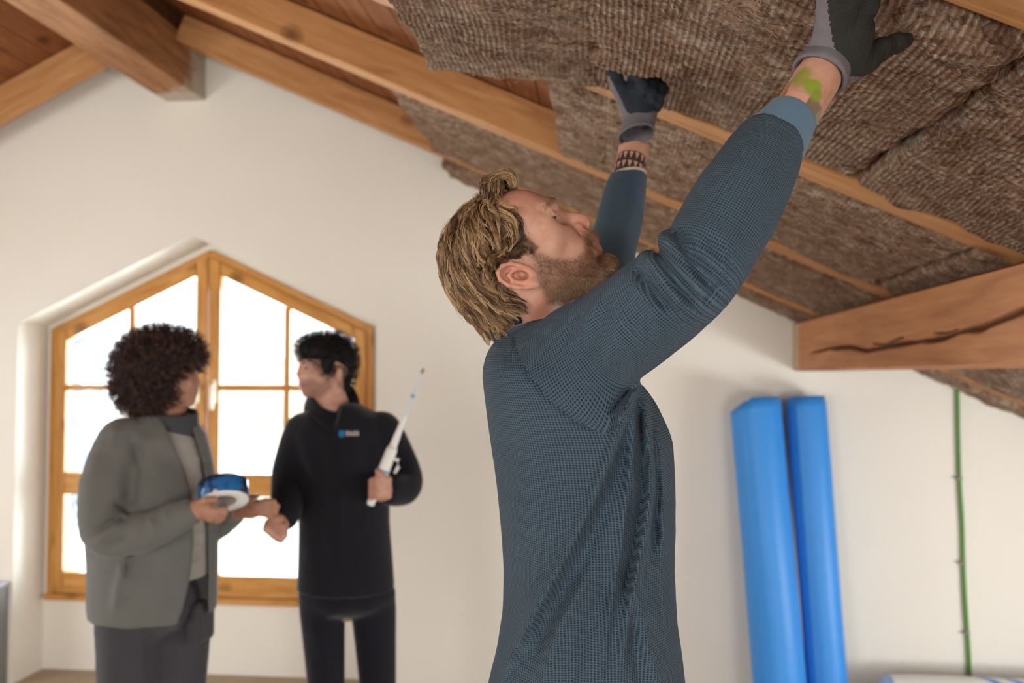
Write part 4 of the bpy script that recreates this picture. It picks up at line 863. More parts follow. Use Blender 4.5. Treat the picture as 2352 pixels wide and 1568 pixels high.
def grow(roots, nrm, L, m, off0, off1, curl, rng):
    P = roots.copy(); G = [P.copy()]; st = L/(m-1); ph = rng.uniform(0, 6.28, len(P)); jit = rng.normal(0, 0.22, (len(P), 2))
    for i in range(1, m):
        f = i/(m-1); x, y = mid_px(P); dx = shep(x, y, [a for a, _ in flow], [b[0] for _, b in flow]); dy = -shep(x, y, [a for a, _ in flow], [b[1] for _, b in flow])
        t_ = np.stack([dx+jit[:, 0]+curl*np.sin(ph+5*f), dy+jit[:, 1]+curl*np.cos(ph+4*f), np.zeros(len(P))], -1)
        n = hf.grad(P); t_ -= n*(t_*n).sum(1)[:, None]; t_ /= np.linalg.norm(t_, axis=1)[:, None]+1e-9
        P = P+t_*st[:, None]+n*(st*max(0, 0.8-2.2*f))[:, None]; d = hf.sample(P); off = off0+(off1-off0)*np.sin(min(1, f*1.4)*1.57)
        P = P+n*np.clip(off-d, -0.004, 0.006)[:, None]; G.append(P.copy())
    return np.stack(G, 1)
cand = np.where((hmask > 0.6) & (Vh[:, 1] > hm(0, 800)[1]) & ~((hx > 1140) & (hy < 470)))[0]
r5 = np.random.default_rng(5); ng = 1150; gi = r5.choice(cand, ng); gp = Vh[gi]; gx, gy = mid_px(gp)
L = np.clip(r5.normal(.046, .009, ng), .025, .07); L[(gx > 1165) & (gy > 490)] *= 0.5; L[(gx > 1195)] *= 0.5; L[(gx > 1120) & (gy > 585) & (gy < 660)] *= 0.6; L[gy > 690] *= 0.8
top = np.clip(1-(gy-440)/150, 0.0, 1)
G = grow(gp, Nh[gi], L, 9, .004, np.where((gx > 1170) & (gy > 500), .004, .0105)+r5.uniform(-.002, .004, ng), 0.22, r5)
ex_, ey_ = mid_px(G[:, -1]); out = sd_poly(np.stack([ex_, ey_], -1), hair_poly) > np.where(gy > 600, 9, 5); G = G[~out]; gt_keep = ~out
nc = 14; ch = np.repeat(G, nc, 0); sp = r5.normal(0, .0024, (len(ch), 1, 3)); tap = np.linspace(1.2, 0.22, 9)[None, :, None]
ch = ch+sp*tap+r5.normal(0, .0006, ch.shape)*np.linspace(0.2, 1, 9)[None, :, None]
gt = np.clip(r5.normal(.42, .30, ng)+0.12*top-0.25*((gx > 1165) & (gy > 500)), 0, 1); gt = gt[gt_keep]; tone = np.clip(np.repeat(gt, nc)+r5.normal(0, .08, len(ch)), 0, 1)
rad = np.linspace(1, 0.35, 9)[None]*r5.uniform(.00026, .00042, (len(ch), 1))
# quiff over the forehead
qn = 900; w_ = r5.uniform(-.052, .052, qn); sh = (w_/.052)**2
q0 = np.stack([r5.uniform(1108, 1150, qn), r5.uniform(440, 476, qn)], -1); k = r5.uniform(0, 1, qn)
ctrlq = [q0, np.stack([q0[:, 0]-2+8*k, q0[:, 1]-26-4*k], -1), np.stack([1138+20*k+r5.normal(0, 3, qn), 410-16*k+10*sh+r5.normal(0, 3, qn)], -1), np.stack([1166+9*k, 398-7*k+16*sh+r5.normal(0, 3, qn)], -1), np.stack([1183+5*k+r5.normal(0, 3, qn), 414+10*sh+r5.normal(0, 4, qn)], -1), np.stack([1182+6*(1-k)+r5.normal(0, 3, qn), 432+8*sh+r5.normal(0, 4, qn)], -1)]
Cq = np.stack(ctrlq, 1); js = r5.uniform(.35, 1, qn)**.6; Cq[:, 2:] = np.array([1150, 436])+(Cq[:, 2:]-np.array([1150, 436]))*js[:, None, None]; keep = r5.uniform(0.55, 1.0, qn); Gq = []
for i in range(qn):
    cc = catmull(Cq[i], 22); m_ = max(4, int(22*keep[i])); cc = cc[:m_]; ii = np.linspace(0, m_-1, 9); cc = np.stack([np.interp(ii, np.arange(m_), cc[:, k_]) for k_ in (0, 1)], -1)
    Gq.append(np.stack([(cc[:, 0]-1176)*S0, -(cc[:, 1]-784)*S0, np.full(9, -D0)+w_[i]*np.linspace(1, 0.9, 9)], -1))
Gq = np.stack(Gq); chq = np.repeat(Gq, 5, 0)+r5.normal(0, .0013, (qn*5, 1, 3))+r5.normal(0, .0004, (qn*5, 9, 3)); tq = np.clip(np.repeat(np.clip(r5.normal(.5, .2, qn), 0, 1), 5)+r5.normal(0, .12, qn*5), 0, 1)
allg = np.vstack([ch, chq]); strands('hair', allg, np.vstack([rad, np.linspace(1, .4, 9)[None]*r5.uniform(.0003, .00046, (len(chq), 1))]), np.concatenate([tone, tq]), M['hair_blond'], man)
# beard, brows, lashes
bc = np.where((beard > .35) & (r5.random(len(Vh)) < beard))[0]; bi = r5.choice(bc, 14000); n0 = Nh[bi]; jj = r5.normal(0, .0010, (len(bi), 3)); p0 = Vh[bi]+jj-n0*(jj*n0).sum(1)[:, None]; bx, by = mid_px(p0)
t_ = np.stack([np.full(len(bi), .55), np.full(len(bi), -.85), np.zeros(len(bi))], -1); t_[bx > 1370] = (.8, .1, 0); t_ += r5.normal(0, .35, t_.shape); t_ -= n0*(t_*n0).sum(1)[:, None]*0.9; t_ /= np.linalg.norm(t_, axis=1)[:, None]
Lb = r5.uniform(.0016, .0036, len(bi))*np.where(bx > 1375, 1.3, 1)
Gb = np.stack([p0-n0*.0004, p0+(n0*.55+t_*.6)*Lb[:, None]*.6, p0+(n0*.75+t_)*Lb[:, None]], 1); tb = np.clip(r5.normal(.38, .2, len(bi))+np.where(by > 640, .28, 0), 0, 1)
strands('beard', Gb, np.array([1, .8, .4])[None]*r5.uniform(.00012, .0002, (len(bi), 1)), tb, M['hair_beard'], man)
bw_ = np.exp(-(dist_line(hx, hy, [(1268, 463), (1264, 472), (1254, 482), (1246, 494)])[0]/7)**2)*(np.abs(Vh[:, 2]+D0) > .008); bc = np.where(r5.random(len(Vh)) < bw_*0.9)[0]; bi = r5.choice(bc, 1100); n0 = Nh[bi]; jj = r5.normal(0, .0014, (len(bi), 3)); p0 = Vh[bi]+jj-n0*(jj*n0).sum(1)[:, None]
t_ = np.stack([np.full(len(bi), -.3), np.full(len(bi), -.6), np.sign(p0[:, 2]+D0)*.7], -1)+r5.normal(0, .3, (len(bi), 3)); t_ /= np.linalg.norm(t_, axis=1)[:, None]; Lb = r5.uniform(.003, .006, len(bi))
t_ -= n0*(t_*n0).sum(1)[:, None]; Gb = np.stack([p0-n0*.0003, p0+(n0*.22+t_*.7)*Lb[:, None]*.6, p0+(n0*.22+t_)*Lb[:, None]], 1); strands('eyebrow', Gb, np.array([1, .8, .4])[None]*np.full((len(bi), 1), .00010), np.clip(r5.normal(.45, .15, len(bi)), 0, 1), M['hair_beard'], man)
La = []
for sg in (1, -1):
    for k in range(15):
        f = k/14; jl = r5.normal(0, .0008, 3); a_ = hm(1267+9*f, 497.5+1.0*f, 0); a_[2] = -D0+sg*(.045-.022*f); La.append(np.stack([a_, a_+np.array([.003, -.0010, sg*.001])+jl*.5, a_+np.array([.0060, .0004, sg*(.0035-.004*f)])+jl], 0))
La = np.array(La); strands('eyelashes', La, np.array([1, .7, .3])[None]*np.full((len(La), 1), .00012), np.full(len(La), .0), M['hair_beard'], man)
# ---- pullover
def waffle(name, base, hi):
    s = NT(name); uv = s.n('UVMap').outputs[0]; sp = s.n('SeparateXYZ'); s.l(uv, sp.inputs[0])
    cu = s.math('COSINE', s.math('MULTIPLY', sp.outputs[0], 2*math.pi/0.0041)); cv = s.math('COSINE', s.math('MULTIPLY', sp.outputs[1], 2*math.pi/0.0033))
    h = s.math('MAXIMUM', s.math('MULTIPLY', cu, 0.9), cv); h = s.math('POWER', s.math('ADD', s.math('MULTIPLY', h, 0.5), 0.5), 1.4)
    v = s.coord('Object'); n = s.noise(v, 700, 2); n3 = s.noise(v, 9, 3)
    c = s.mix(h, base, hi); c = s.mix(s.math('MULTIPLY', n3, 0.35), c, tuple(x*1.25 for x in base)); s.col(c)  # pits darkened in the yarn colour to stand in for shade between ridges
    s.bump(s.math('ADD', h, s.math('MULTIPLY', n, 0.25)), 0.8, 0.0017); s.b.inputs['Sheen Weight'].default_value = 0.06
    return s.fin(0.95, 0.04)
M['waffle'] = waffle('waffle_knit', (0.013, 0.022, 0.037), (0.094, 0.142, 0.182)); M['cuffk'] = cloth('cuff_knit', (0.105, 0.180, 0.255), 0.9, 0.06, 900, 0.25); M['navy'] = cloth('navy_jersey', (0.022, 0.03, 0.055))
sw = Field((-0.12, -0.60, -2.00), (0.46, 0.40, -0.98), 0.004)
yy = [725, 745, 770, 800, 850, 900, 1000, 1100, 1200, 1300, 1400, 1500, 1568, 1640]
xl = [1195, 1172, 1150, 1120, 1107, 1112, 1125, 1140, 1150, 1157, 1155, 1140, 1122, 1108]; xr_ = [1262, 1290, 1330, 1370, 1430, 1490, 1537, 1543, 1543, 1541, 1546, 1560, 1568, 1572]
bb = [.030, .062, .095, .140, .185, .190, .186, .180, .178, .178, .180, .186, .190, .194]
yd = np.arange(700, 1660, 2.0); kk = np.exp(-(np.arange(-24, 25)*2/16.0)**2/2); kk /= kk.sum()
sm_ = lambda a: np.convolve(np.pad(np.interp(yd, yy, a), 24, mode='edge'), kk, 'valid')
xl, xr_, bb = sm_(xl), sm_(xr_), sm_(bb); yy = yd
def torso(X, Y, Z):
    y = 784-Y/S0; a = np.interp(y, yy, xl); b = np.interp(y, yy, xr_); B = np.interp(y, yy, bb); c = ((a+b)/2-1176)*S0; R = (b-a)/2*S0; ex = 2.25
    q = (np.abs((X-c)/R)**ex+np.abs((Z+D0)/B)**ex)**(1/ex); d = (q-1)*np.minimum(R, B)
    top = (Y-(784-722)*S0); bot = -(Y-(784-1600)*S0)
    return np.maximum(np.maximum(d, top), bot)
sw.put(torso, (-.12, -.6, -1.6), (.4, .12, -1.1), .01)
slN = [((1300, 848, 1.275), .069), ((1400, 777, 1.225), .066), ((1500, 704, 1.175), .0625), ((1588, 632, 1.145), .0565), ((1640, 555, 1.152), .0565), ((1700, 452, 1.175), .057), ((1764, 340, 1.205), .0475)]
slF = [((1370, 800, 1.52), .070), ((1392, 700, 1.70), .058), ((1404, 590, 1.83), .047), ((1424, 500, 1.87), .0455), ((1438, 426, 1.905), .0405)]
for sl_, k in ((slN, .03), (slF, .03)):
    P = [np.append(mp(*p), r) for p, r in sl_]; C_ = catmull(np.array(P), 19)
    for i in range(18): sw.cone(C_[i, :3], C_[i+1, :3], C_[i, 3], C_[i+1, 3], k if i < 2 else .005)
for sl_ in (slN, slF):   # flat ends for the cuffs
    a = mp(*sl_[-1][0]); d_ = a-mp(*sl_[-2][0]); d_ /= np.linalg.norm(d_); sw.ball(a+d_*.052, .052, .004, 'cut')
folds = [  # polyline in the side view, half width, height, 1 = sleeve
    ([(1507, 530), (1544, 556), (1571, 595), (1596, 638), (1614, 690)], 13, .0095, 1), ([(1548, 530), (1562, 550), (1592, 602), (1633, 652)], 17, -.011, 1), ([(1498, 560), (1535, 613), (1562, 655), (1600, 702)], 9, -.010, 1),
    ([(1468, 578), (1495, 600), (1525, 645), (1560, 692), (1590, 716)], 14, .008, 1), ([(1458, 615), (1480, 645), (1504, 676), (1542, 712)], 9, -.009, 1), ([(1448, 640), (1490, 702), (1525, 738)], 12, .0045, 1), ([(1615, 540), (1662, 578)], 15, -.005, 1), ([(1655, 650), (1610, 700)], 9, -.006, 1), ([(1560, 720), (1600, 740)], 10, .004, 1),
    ([(1296, 792), (1345, 705)], 10, -.0035, 1), ([(1318, 800), (1372, 690)], 10, .0035, 1), ([(1348, 835), (1402, 690)], 13, -.0045, 1), ([(1385, 850), (1440, 720)], 16, .003, 1), ([(1400, 950), (1450, 890)], 7, -.006, 1), ([(1420, 965), (1462, 885)], 6, .004, 1),
    ([(1178, 752), (1186, 800), (1214, 862), (1260, 915), (1320, 965), (1385, 997)], 3.6, -.0045, 2), ([(1172, 758), (1178, 806), (1206, 868), (1254, 923), (1316, 974), (1385, 1006)], 4, .0018, 2),
    ([(1452, 905), (1430, 960), (1405, 1030), (1360, 1150), (1300, 1270), (1230, 1400), (1175, 1500), (1140, 1590)], 13, .0095, 0), ([(1442, 985), (1428, 1060), (1388, 1172), (1328, 1302), (1262, 1422), (1215, 1530)], 18, -.008, 0),
    ([(1462, 900), (1452, 1000), (1445, 1100), (1425, 1250), (1400, 1400), (1378, 1590)], 8, .0055, 0), ([(1470, 890), (1492, 1000), (1500, 1120), (1472, 1280), (1440, 1420), (1420, 1560)], 10, .0075, 0), ([(1466, 905), (1472, 1020), (1474, 1130), (1450, 1270), (1425, 1400)], 10, -.008, 0),
    ([(1476, 885), (1510, 1000), (1522, 1110), (1525, 1300)], 8, .004, 0), ([(1490, 900), (1508, 1090), (1500, 1290)], 9, -.005, 0), ([(1350, 1320), (1290, 1430), (1240, 1590)], 14, .006, 0), ([(1400, 1330), (1350, 1440), (1300, 1590)], 16, -.005, 0), ([(1460, 1330), (1480, 1460), (1520, 1590)], 14, .005, 0), ([(1450, 1420), (1470, 1590)], 12, -.004, 0), ([(1180, 1000), (1160, 1150)], 26, -.004, 0), ([(1210, 1240), (1185, 1400), (1150, 1500)], 24, -.004, 0)]
idx = np.argwhere(np.abs(sw.F) < .022); P = sw.lo+idx*sw.h; px, py = to_px(P); near = np.clip((P[:, 2]+D0-.02)/.05, 0, 1); slv = np.clip((P[:, 2]+1.24)/.02, 0, 1)*(py < 960)
dl = np.zeros(len(P))
for pts, sg_, A_, kind in folds:
    d, t_ = dist_line(px, py, pts); m_ = near*(slv if kind == 1 else 1 if kind == 2 else 1)
    env = np.clip(np.minimum(t_, 1-t_)*6+0.25, 0, 1); dl += (1.0 if kind == 2 else 1.3 if kind == 1 else 1.4)*A_*env*np.exp(-(d/sg_)**2)*m_
dl += 0.0025*fbm(px/45, py/45, 77, 3)*near
sw.F[idx[:, 0], idx[:, 1], idx[:, 2]] -= dl.astype(np.float32)
Vs_, Qs_ = sw.mesh(2); Ns = vnormals(Vs_, Qs_)
if ((Vs_-Vs_.mean(0))*Ns).sum() < 0: Qs_ = Qs_[:, ::-1]
me = fig_mesh('pullover', Vs_, Qs_)
# knit coordinates: around / along torso and sleeves
def chainP(sl_): c = catmull(np.array([np.append(mp(*p), r) for p, r in sl_]), 60); return c[:, :3], c[:, 3]
fc = Vs_[Qs_].mean(1); part = np.zeros(len(fc), int); best = np.abs(torso(fc[:, 0], fc[:, 1], fc[:, 2]))
UVv = np.zeros((3, len(Vs_), 2)); yv = 784-Vs_[:, 1]/S0; cx = (np.interp(yv, yy, xl)+np.interp(yv, yy, xr_))/2; cx = (cx-1176)*S0
UVv[0, :, 0] = np.arctan2(Vs_[:, 0]-cx, Vs_[:, 2]+D0)*0.175; UVv[0, :, 1] = Vs_[:, 1]
for pi, sl_ in ((1, slN), (2, slF)):
    Pc, Rc = chainP(sl_); seg = np.linalg.norm(np.diff(Pc, axis=0), axis=1); cum = np.concatenate([[0], np.cumsum(seg)])
    def cl(Vq):
        bd = np.full(len(Vq), 9.); bt = np.zeros(len(Vq)); ba = np.zeros(len(Vq)); br = np.zeros(len(Vq))
        for i in range(len(seg)):
            e = (Pc[i+1]-Pc[i])/seg[i]; h = np.clip((Vq-Pc[i])@e, 0 if i else -.1, seg[i] if i < len(seg)-1 else .1); q_ = Vq-Pc[i]-h[:, None]*e; r_ = np.linalg.norm(q_, axis=1); rr = Rc[i]+(Rc[i+1]-Rc[i])*h/seg[i]; dd = r_
            ref = np.array([0, 0, 1.0]); ref = ref-e*(ref@e); ref /= np.linalg.norm(ref); sd = np.cross(e, ref); m_ = dd < bd
            bd = np.where(m_, dd, bd); bt = np.where(m_, cum[i]+h, bt); ba = np.where(m_, np.arctan2(q_@sd, q_@ref), ba); br = np.where(m_, rr, br)
        return bd, bt, ba
    bdv, btv, bav = cl(Vs_); UVv[pi, :, 0] = bav*(np.interp(btv, [0, .08, .22], [.094, .088, .064]) if pi == 1 else .064); UVv[pi, :, 1] = btv
    bdf, btf, _ = cl(fc); pxf, pyf = to_px(fc)
    if pi == 1: m_ = (fc[:, 2] > -1.30) & (sd_poly(np.stack([pxf, pyf], -1), [(1178, 752), (1186, 800), (1214, 862), (1260, 915), (1320, 965), (1385, 997), (1420, 985), (1480, 880), (1700, 760), (2000, 200), (1400, 300), (1300, 690)]) < 0)
    else: m_ = (np.abs(bdf-.05) < best+.02) & (fc[:, 2] < -1.5)
    part[m_] = pi
li = Qs_.ravel(); lp = np.repeat(part, 4); uvl = UVv[lp, li]
u4 = uvl.reshape(-1, 4, 2); sp_ = u4[:, :, 0].max(1)-u4[:, :, 0].min(1); bad = sp_ > .2
per = np.where(part == 0, .175*2*np.pi, .064*2*np.pi); fix = u4[bad]; fix[:, :, 0] = np.where(fix[:, :, 0] < 0, fix[:, :, 0]+per[bad][:, None], fix[:, :, 0]); u4[bad] = fix
uvm = me.uv_layers.new(name='UVMap'); uvm.data.foreach_set('uv', u4.ravel().astype(np.float32))
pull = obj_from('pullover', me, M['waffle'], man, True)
def lathe(name, a, b, prof, mat, parent, nseg=40, tilt=None, wob=0.0, seed=0):
    """profile (t along a->b, radius) revolved; figure frame"""
    a = np.array(a); b = np.array(b); d = b-a; L = np.linalg.norm(d); d /= L; n = np.array(tilt) if tilt is not None else d; n = n/np.linalg.norm(n)
    r_ = np.array([0, 0, 1.0]); r_ -= d*(r_@d); r_ /= np.linalg.norm(r_); s_ = np.cross(d, r_); an = np.linspace(0, 2*np.pi, nseg, endpoint=False); V = []
    for t_, rr in prof:
        for q in an:
            w2 = rr*(1+wob*math.sin(3*q+seed+9*t_)); p = a+d*(t_*L)+r_*w2*math.cos(q)+s_*w2*math.sin(q)
            if tilt is not None: p = p+d*(-((p-(a+d*t_*L))@n)/(d@n))
            V.append(p)
    m = len(prof); Q = [(i*nseg+j, i*nseg+(j+1) % nseg, (i+1)*nseg+(j+1) % nseg, (i+1)*nseg+j) for i in range(m-1) for j in range(nseg)]
    return obj_from(name, np_mesh(name, m2w(np.array(V)), np.array(Q)), mat, parent, True)
lathe('cuff', mp(1742, 378, 1.194), mp(1820, 266, 1.226), [(-.02, .044), (0, .0475), (.03, .0482), (.25, .0465), (.6, .0415), (.93, .0358), (.985, .0352), (1.0, .0338), (.97, .0325), (.6, .036)], M['cuffk'], pull, 48, wob=.006)
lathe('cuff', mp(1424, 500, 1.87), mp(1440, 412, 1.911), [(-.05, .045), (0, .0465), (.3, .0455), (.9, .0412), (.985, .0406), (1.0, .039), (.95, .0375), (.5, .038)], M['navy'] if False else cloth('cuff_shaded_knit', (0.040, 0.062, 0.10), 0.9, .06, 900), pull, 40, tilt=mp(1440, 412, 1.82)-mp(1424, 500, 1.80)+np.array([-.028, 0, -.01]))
lathe('undershirt_cuff', mp(1436, 428, 1.904), mp(1442, 404, 1.914), [(0, .036), (.2, .0375), (.95, .0372), (1.0, .036), (.6, .0345)], cloth('undershirt', (0.62, 0.56, 0.46)), man, 36, tilt=mp(1440, 412, 1.82)-mp(1424, 500, 1.80)+np.array([-.028, 0, -.01]))
loop = [mp(x, y+15, d) for x, y, d in ((1148, 773, 1.36), (1166, 752, 1.31), (1200, 737, 1.287), (1240, 733, 1.29), (1280, 738, 1.31), (1300, 745, 1.36), (1282, 738, 1.41), (1240, 733, 1.43), (1200, 737, 1.433), (1166, 752, 1.41), (1148, 773, 1.36))]
V, Q, _ = sweep(catmull(loop, 48), .0045, 10, False); obj_from('collar', np_mesh('collar', m2w(V), Q), M['waffle2'] if 'waffle2' in M else cloth('collar_knit', (0.035, 0.055, 0.078)), pull, True)
V, Q, _ = sweep(catmull([mp(1196, 741, 1.30), mp(1168, 753, 1.325), mp(1146, 771, 1.36), mp(1168, 753, 1.40), mp(1196, 741, 1.42)], 30)+np.array([-.002, .004, 0]), .0055, 8, True); obj_from('undershirt_collar', np_mesh('undershirt_collar', m2w(V), [Q, _]), M['navy'], man, True)
# ---- trousers and boots (below the picture)
tf_ = Field(bf.lo, np.array([bf.lo[0]+.62, -0.42, -1.05]), .011)
tf_.ball(mp(1335, 1620, D0), (.125, .15, .165), .05)
for dx, dy in ((0.02, 1), (-0.02, -1)):
    h_, k_, a_, t_, c_ = leg_pts(dx, dy); tf_.cone(h_, k_, .105, .078, .04); tf_.cone(k_, a_+(k_-a_)*.1, .078, .062, .02)
V, Q = tf_.mesh(3); N_ = vnormals(V, Q)
if ((V-V.mean(0))*N_).sum() < 0: Q = Q[:, ::-1]
M['work_trousers'] = cloth('work_trousers', (0.035, 0.037, 0.042)); obj_from('trousers', fig_mesh('trousers', V, Q), M['work_trousers'], man, True)
for dx, dy in ((0.02, 1), (-0.02, -1)):
    h_, k_, a_, t_, c_ = leg_pts(dx, dy); f = Field(np.minimum(np.minimum(a_, t_), c_)-.07, np.maximum(np.maximum(a_, t_), c_)+np.array([.07, .11, .07]), .007); f.cone(c_, t_, .040, .038, .02); f.cone(a_+(k_-a_)*.14, c_+(t_-c_)*.2, .050, .044, .02)
    V, Q = f.mesh(2); N_ = vnormals(V, Q)
    if ((V-V.mean(0))*N_).sum() < 0: Q = Q[:, ::-1]
    W_ = m2w(V); W_[:, 2] = np.maximum(W_[:, 2], 0.2005); obj_from('boot', np_mesh('boot', W_, Q), plain('boot_leather', (0.05, 0.035, 0.025), .6), man, True)
# ---- gloves
s = NT('glove_knit'); v = s.coord('Object'); s.col(s.mix(s.noise(v, 60, 3), (0.14, 0.125, 0.135), (0.20, 0.18, 0.19))); s.bump(s.noise(v, 900, 2), .5, .002); M['gknit'] = s.fin(.9, .1)
s = NT('glove_coating'); v = s.coord('Object'); s.col(s.mix(s.noise(v, 30, 3), (0.020, 0.021, 0.019), (0.032, 0.032, 0.027))); s.bump(s.noise(v, 350, 3), .5, .003); M['gcoat'] = s.fin(.75, .2)
s = NT('glove_coating_blue'); v = s.coord('Object'); s.col(s.mix(s.noise(v, 30, 3), (0.014, 0.018, 0.027), (0.026, 0.032, 0.045))); s.bump(s.noise(v, 300, 3), .6, .004); M['gcoat2'] = s.fin(.7, .25)
def glove(name, parts_, res, maskfn, coat, ell=()):
    pts = np.array([mp(*p) for ch_ in parts_ for p, _ in ch_]); f = Field(pts.min(0)-.06, pts.max(0)+.06, res)
    for c_, r_, R_ in ell: f.ball(c_, r_, .018, R=R_)
    for ch_ in parts_:
        for (p, r), (q, r2) in zip(ch_[:-1], ch_[1:]): f.cone(mp(*p), mp(*q), r, r2, .007)
    i_ = np.argwhere(np.abs(f.F) < .012); P_ = f.lo+i_*f.h; f.F[i_[:, 0], i_[:, 1], i_[:, 2]] += (0.0016*np.sin(P_@np.array([520, 300, 410.]))*np.sin(P_@np.array([-210, 470, 330.]))).astype(np.float32)
    V, Q = f.mesh(2); N_ = vnormals(V, Q)
    if ((V-V.mean(0))*N_).sum() < 0: Q = Q[:, ::-1]
    me_ = fig_mesh(name, V, Q); o_ = obj_from(name, me_, [M['gknit'], coat], man, True); fc_ = V[Q].mean(1); x_, y_ = to_px(fc_)
    me_.polygons.foreach_set('material_index', maskfn(x_, y_, fc_).astype(np.int32)); return o_
near_parts = [[((1885, 172, 1.247), .029), ((1905, 120, 1.255), .031)],
    [((1915, 130, 1.255), .020), ((1990, 15, 1.205), .0155), ((2012, -62, 1.165), .0125), ((2018, -112, 1.135), .0115), ((2020, -145, 1.115), .009)],
    [((1905, 130, 1.255), .020), ((1960, -10, 1.19), .0155), ((1976, -100, 1.135), .0125), ((1982, -155, 1.105), .0115), ((1984, -190, 1.09), .009)],
    [((1900, 135, 1.255), .020), ((1928, -18, 1.19), .0150), ((1938, -104, 1.14), .0120), ((1942, -155, 1.11), .0110), ((1944, -185, 1.095), .009)],
    [((1895, 140, 1.255), .018), ((1902, -14, 1.20), .0135), ((1902, -80, 1.16), .0110), ((1902, -118, 1.14), .0100), ((1902, -140, 1.13), .008)],
    [((1940, 150, 1.255), .022), ((1985, 138, 1.262), .019), ((2022, 114, 1.27), .0150), ((2058, 100, 1.285), .0130), ((2084, 92, 1.295), .0095)]]
glN = glove('glove', near_parts, .003, lambda x, y, c: (x > np.interp(y, [-200, 0, 60, 95, 140, 200], [1905, 1900, 1906, 1913, 1925, 1960])) & (y < 176), M['gcoat'], [(mp(1940, 70, 1.235), (.040, .050, .026), None), (mp(1955, 140, 1.255), (.026, .026, .022), None)])
far_parts = [[((1465, 258, 1.970), 0.0335), ((1466, 245, 1.972), 0.0370), ((1468, 225, 1.975), 0.0426)],
    [((1446, 245, 1.960), 0.0213), ((1424, 205, 1.960), 0.0165), ((1412, 172, 1.970), 0.0144), ((1404, 148, 1.985), 0.0106)],
    [((1470, 215, 1.985), 0.0234), ((1455, 165, 2.010), 0.0160), ((1448, 150, 1.975), 0.0133), ((1458, 172, 1.940), 0.0122), ((1466, 182, 1.933), 0.0101)],
    [((1480, 220, 1.985), 0.0234), ((1480, 172, 2.015), 0.0160), ((1472, 168, 1.970), 0.0133), ((1476, 198, 1.935), 0.0122), ((1480, 210, 1.928), 0.0101)],
    [((1490, 225, 1.985), 0.0234), ((1502, 185, 2.015), 0.0160), ((1498, 185, 1.970), 0.0128), ((1496, 215, 1.935), 0.0117), ((1498, 232, 1.928), 0.0098)],
    [((1498, 232, 1.985), 0.0213), ((1520, 205, 2.010), 0.0144), ((1520, 205, 1.970), 0.0117), ((1514, 228, 1.940), 0.0106), ((1512, 242, 1.935), 0.0091)]]
glF = glove('glove', far_parts, .003, lambda x, y, c: (y < np.interp(x, [1400, 1420, 1440, 1470, 1500, 1530], [175, 215, 258, 272, 282, 290])), M['gcoat2'], [(mp(1476, 232, 1.975), (.047, .036, .032), None)])
dN = WR_N-EL_N; dN /= np.linalg.norm(dN)
cN = WR_N+dN*.016
lathe('glove_cuff', cN-dN*.012, cN+dN*.030, [(.35, .0305), (.10, .0315), (0.02, .0345), (0.0, .0365), (.05, .0385), (.15, .0388), (.35, .0365), (.7, .0345), (1.0, .033)], M['gknit'], glN, 44, wob=.02)
lathe('glove_cuff', cN-dN*.004, cN+dN*.02, [(.5, .0300), (.0, .0305), (-.15, .0320), (-.1, .0338), (.3, .0330), (.8, .0315)], M['gknit'], glN, 44, wob=.03, seed=2)
dF = WR_F-EL_F; dF /= np.linalg.norm(dF)
lathe('glove_cuff', WR_F-dF*.014, WR_F+dF*.040, [(.4, .0325), (0.05, .0335), (0, .0350), (.04, .0370), (.12, .0370), (.2, .0350), (.5, .0343), (1.0, .0355)], M['gknit'], glF, 40, tilt=dF+np.array([-.38, 0, 0]), wob=.015)
# ---- low work platform that carries him (below the picture)
c0 = m2w(mp(1335, 1600, D0)); wp = empty('work_platform', (c0[0], c0[1], 0)); M['alu'] = plain('aluminium', (0.55, 0.56, 0.57), .35, .5, .03, 20, Metallic=0.8)
for k in range(5):
    y0 = c0[1]-.30+k*.122; bm = bmesh.new(); box_bm(bm, (c0[0]-.45, y0, .172), (c0[0]+.55, y0+.118, .198), .003); obj_from('plank', bm_mesh('plank', bm), M['pine'], wp)
for sx_ in (-.38, .48):
    bm = bmesh.new(); box_bm(bm, (c0[0]+sx_-.02, c0[1]-.29, .14), (c0[0]+sx_+.02, c0[1]+.30, .172), .003); obj_from('bearer', bm_mesh('bearer', bm), M['alu'], wp)
    for sy_ in (-.27, .26):
        bm = bmesh.new(); box_bm(bm, (c0[0]+sx_-.018, c0[1]+sy_-.018, 0), (c0[0]+sx_+.018, c0[1]+sy_+.018, .14), .003); obj_from('leg', bm_mesh('leg', bm), M['alu'], wp)
tag(wp, 'low plank platform under the blond man\'s boots', 'platform')
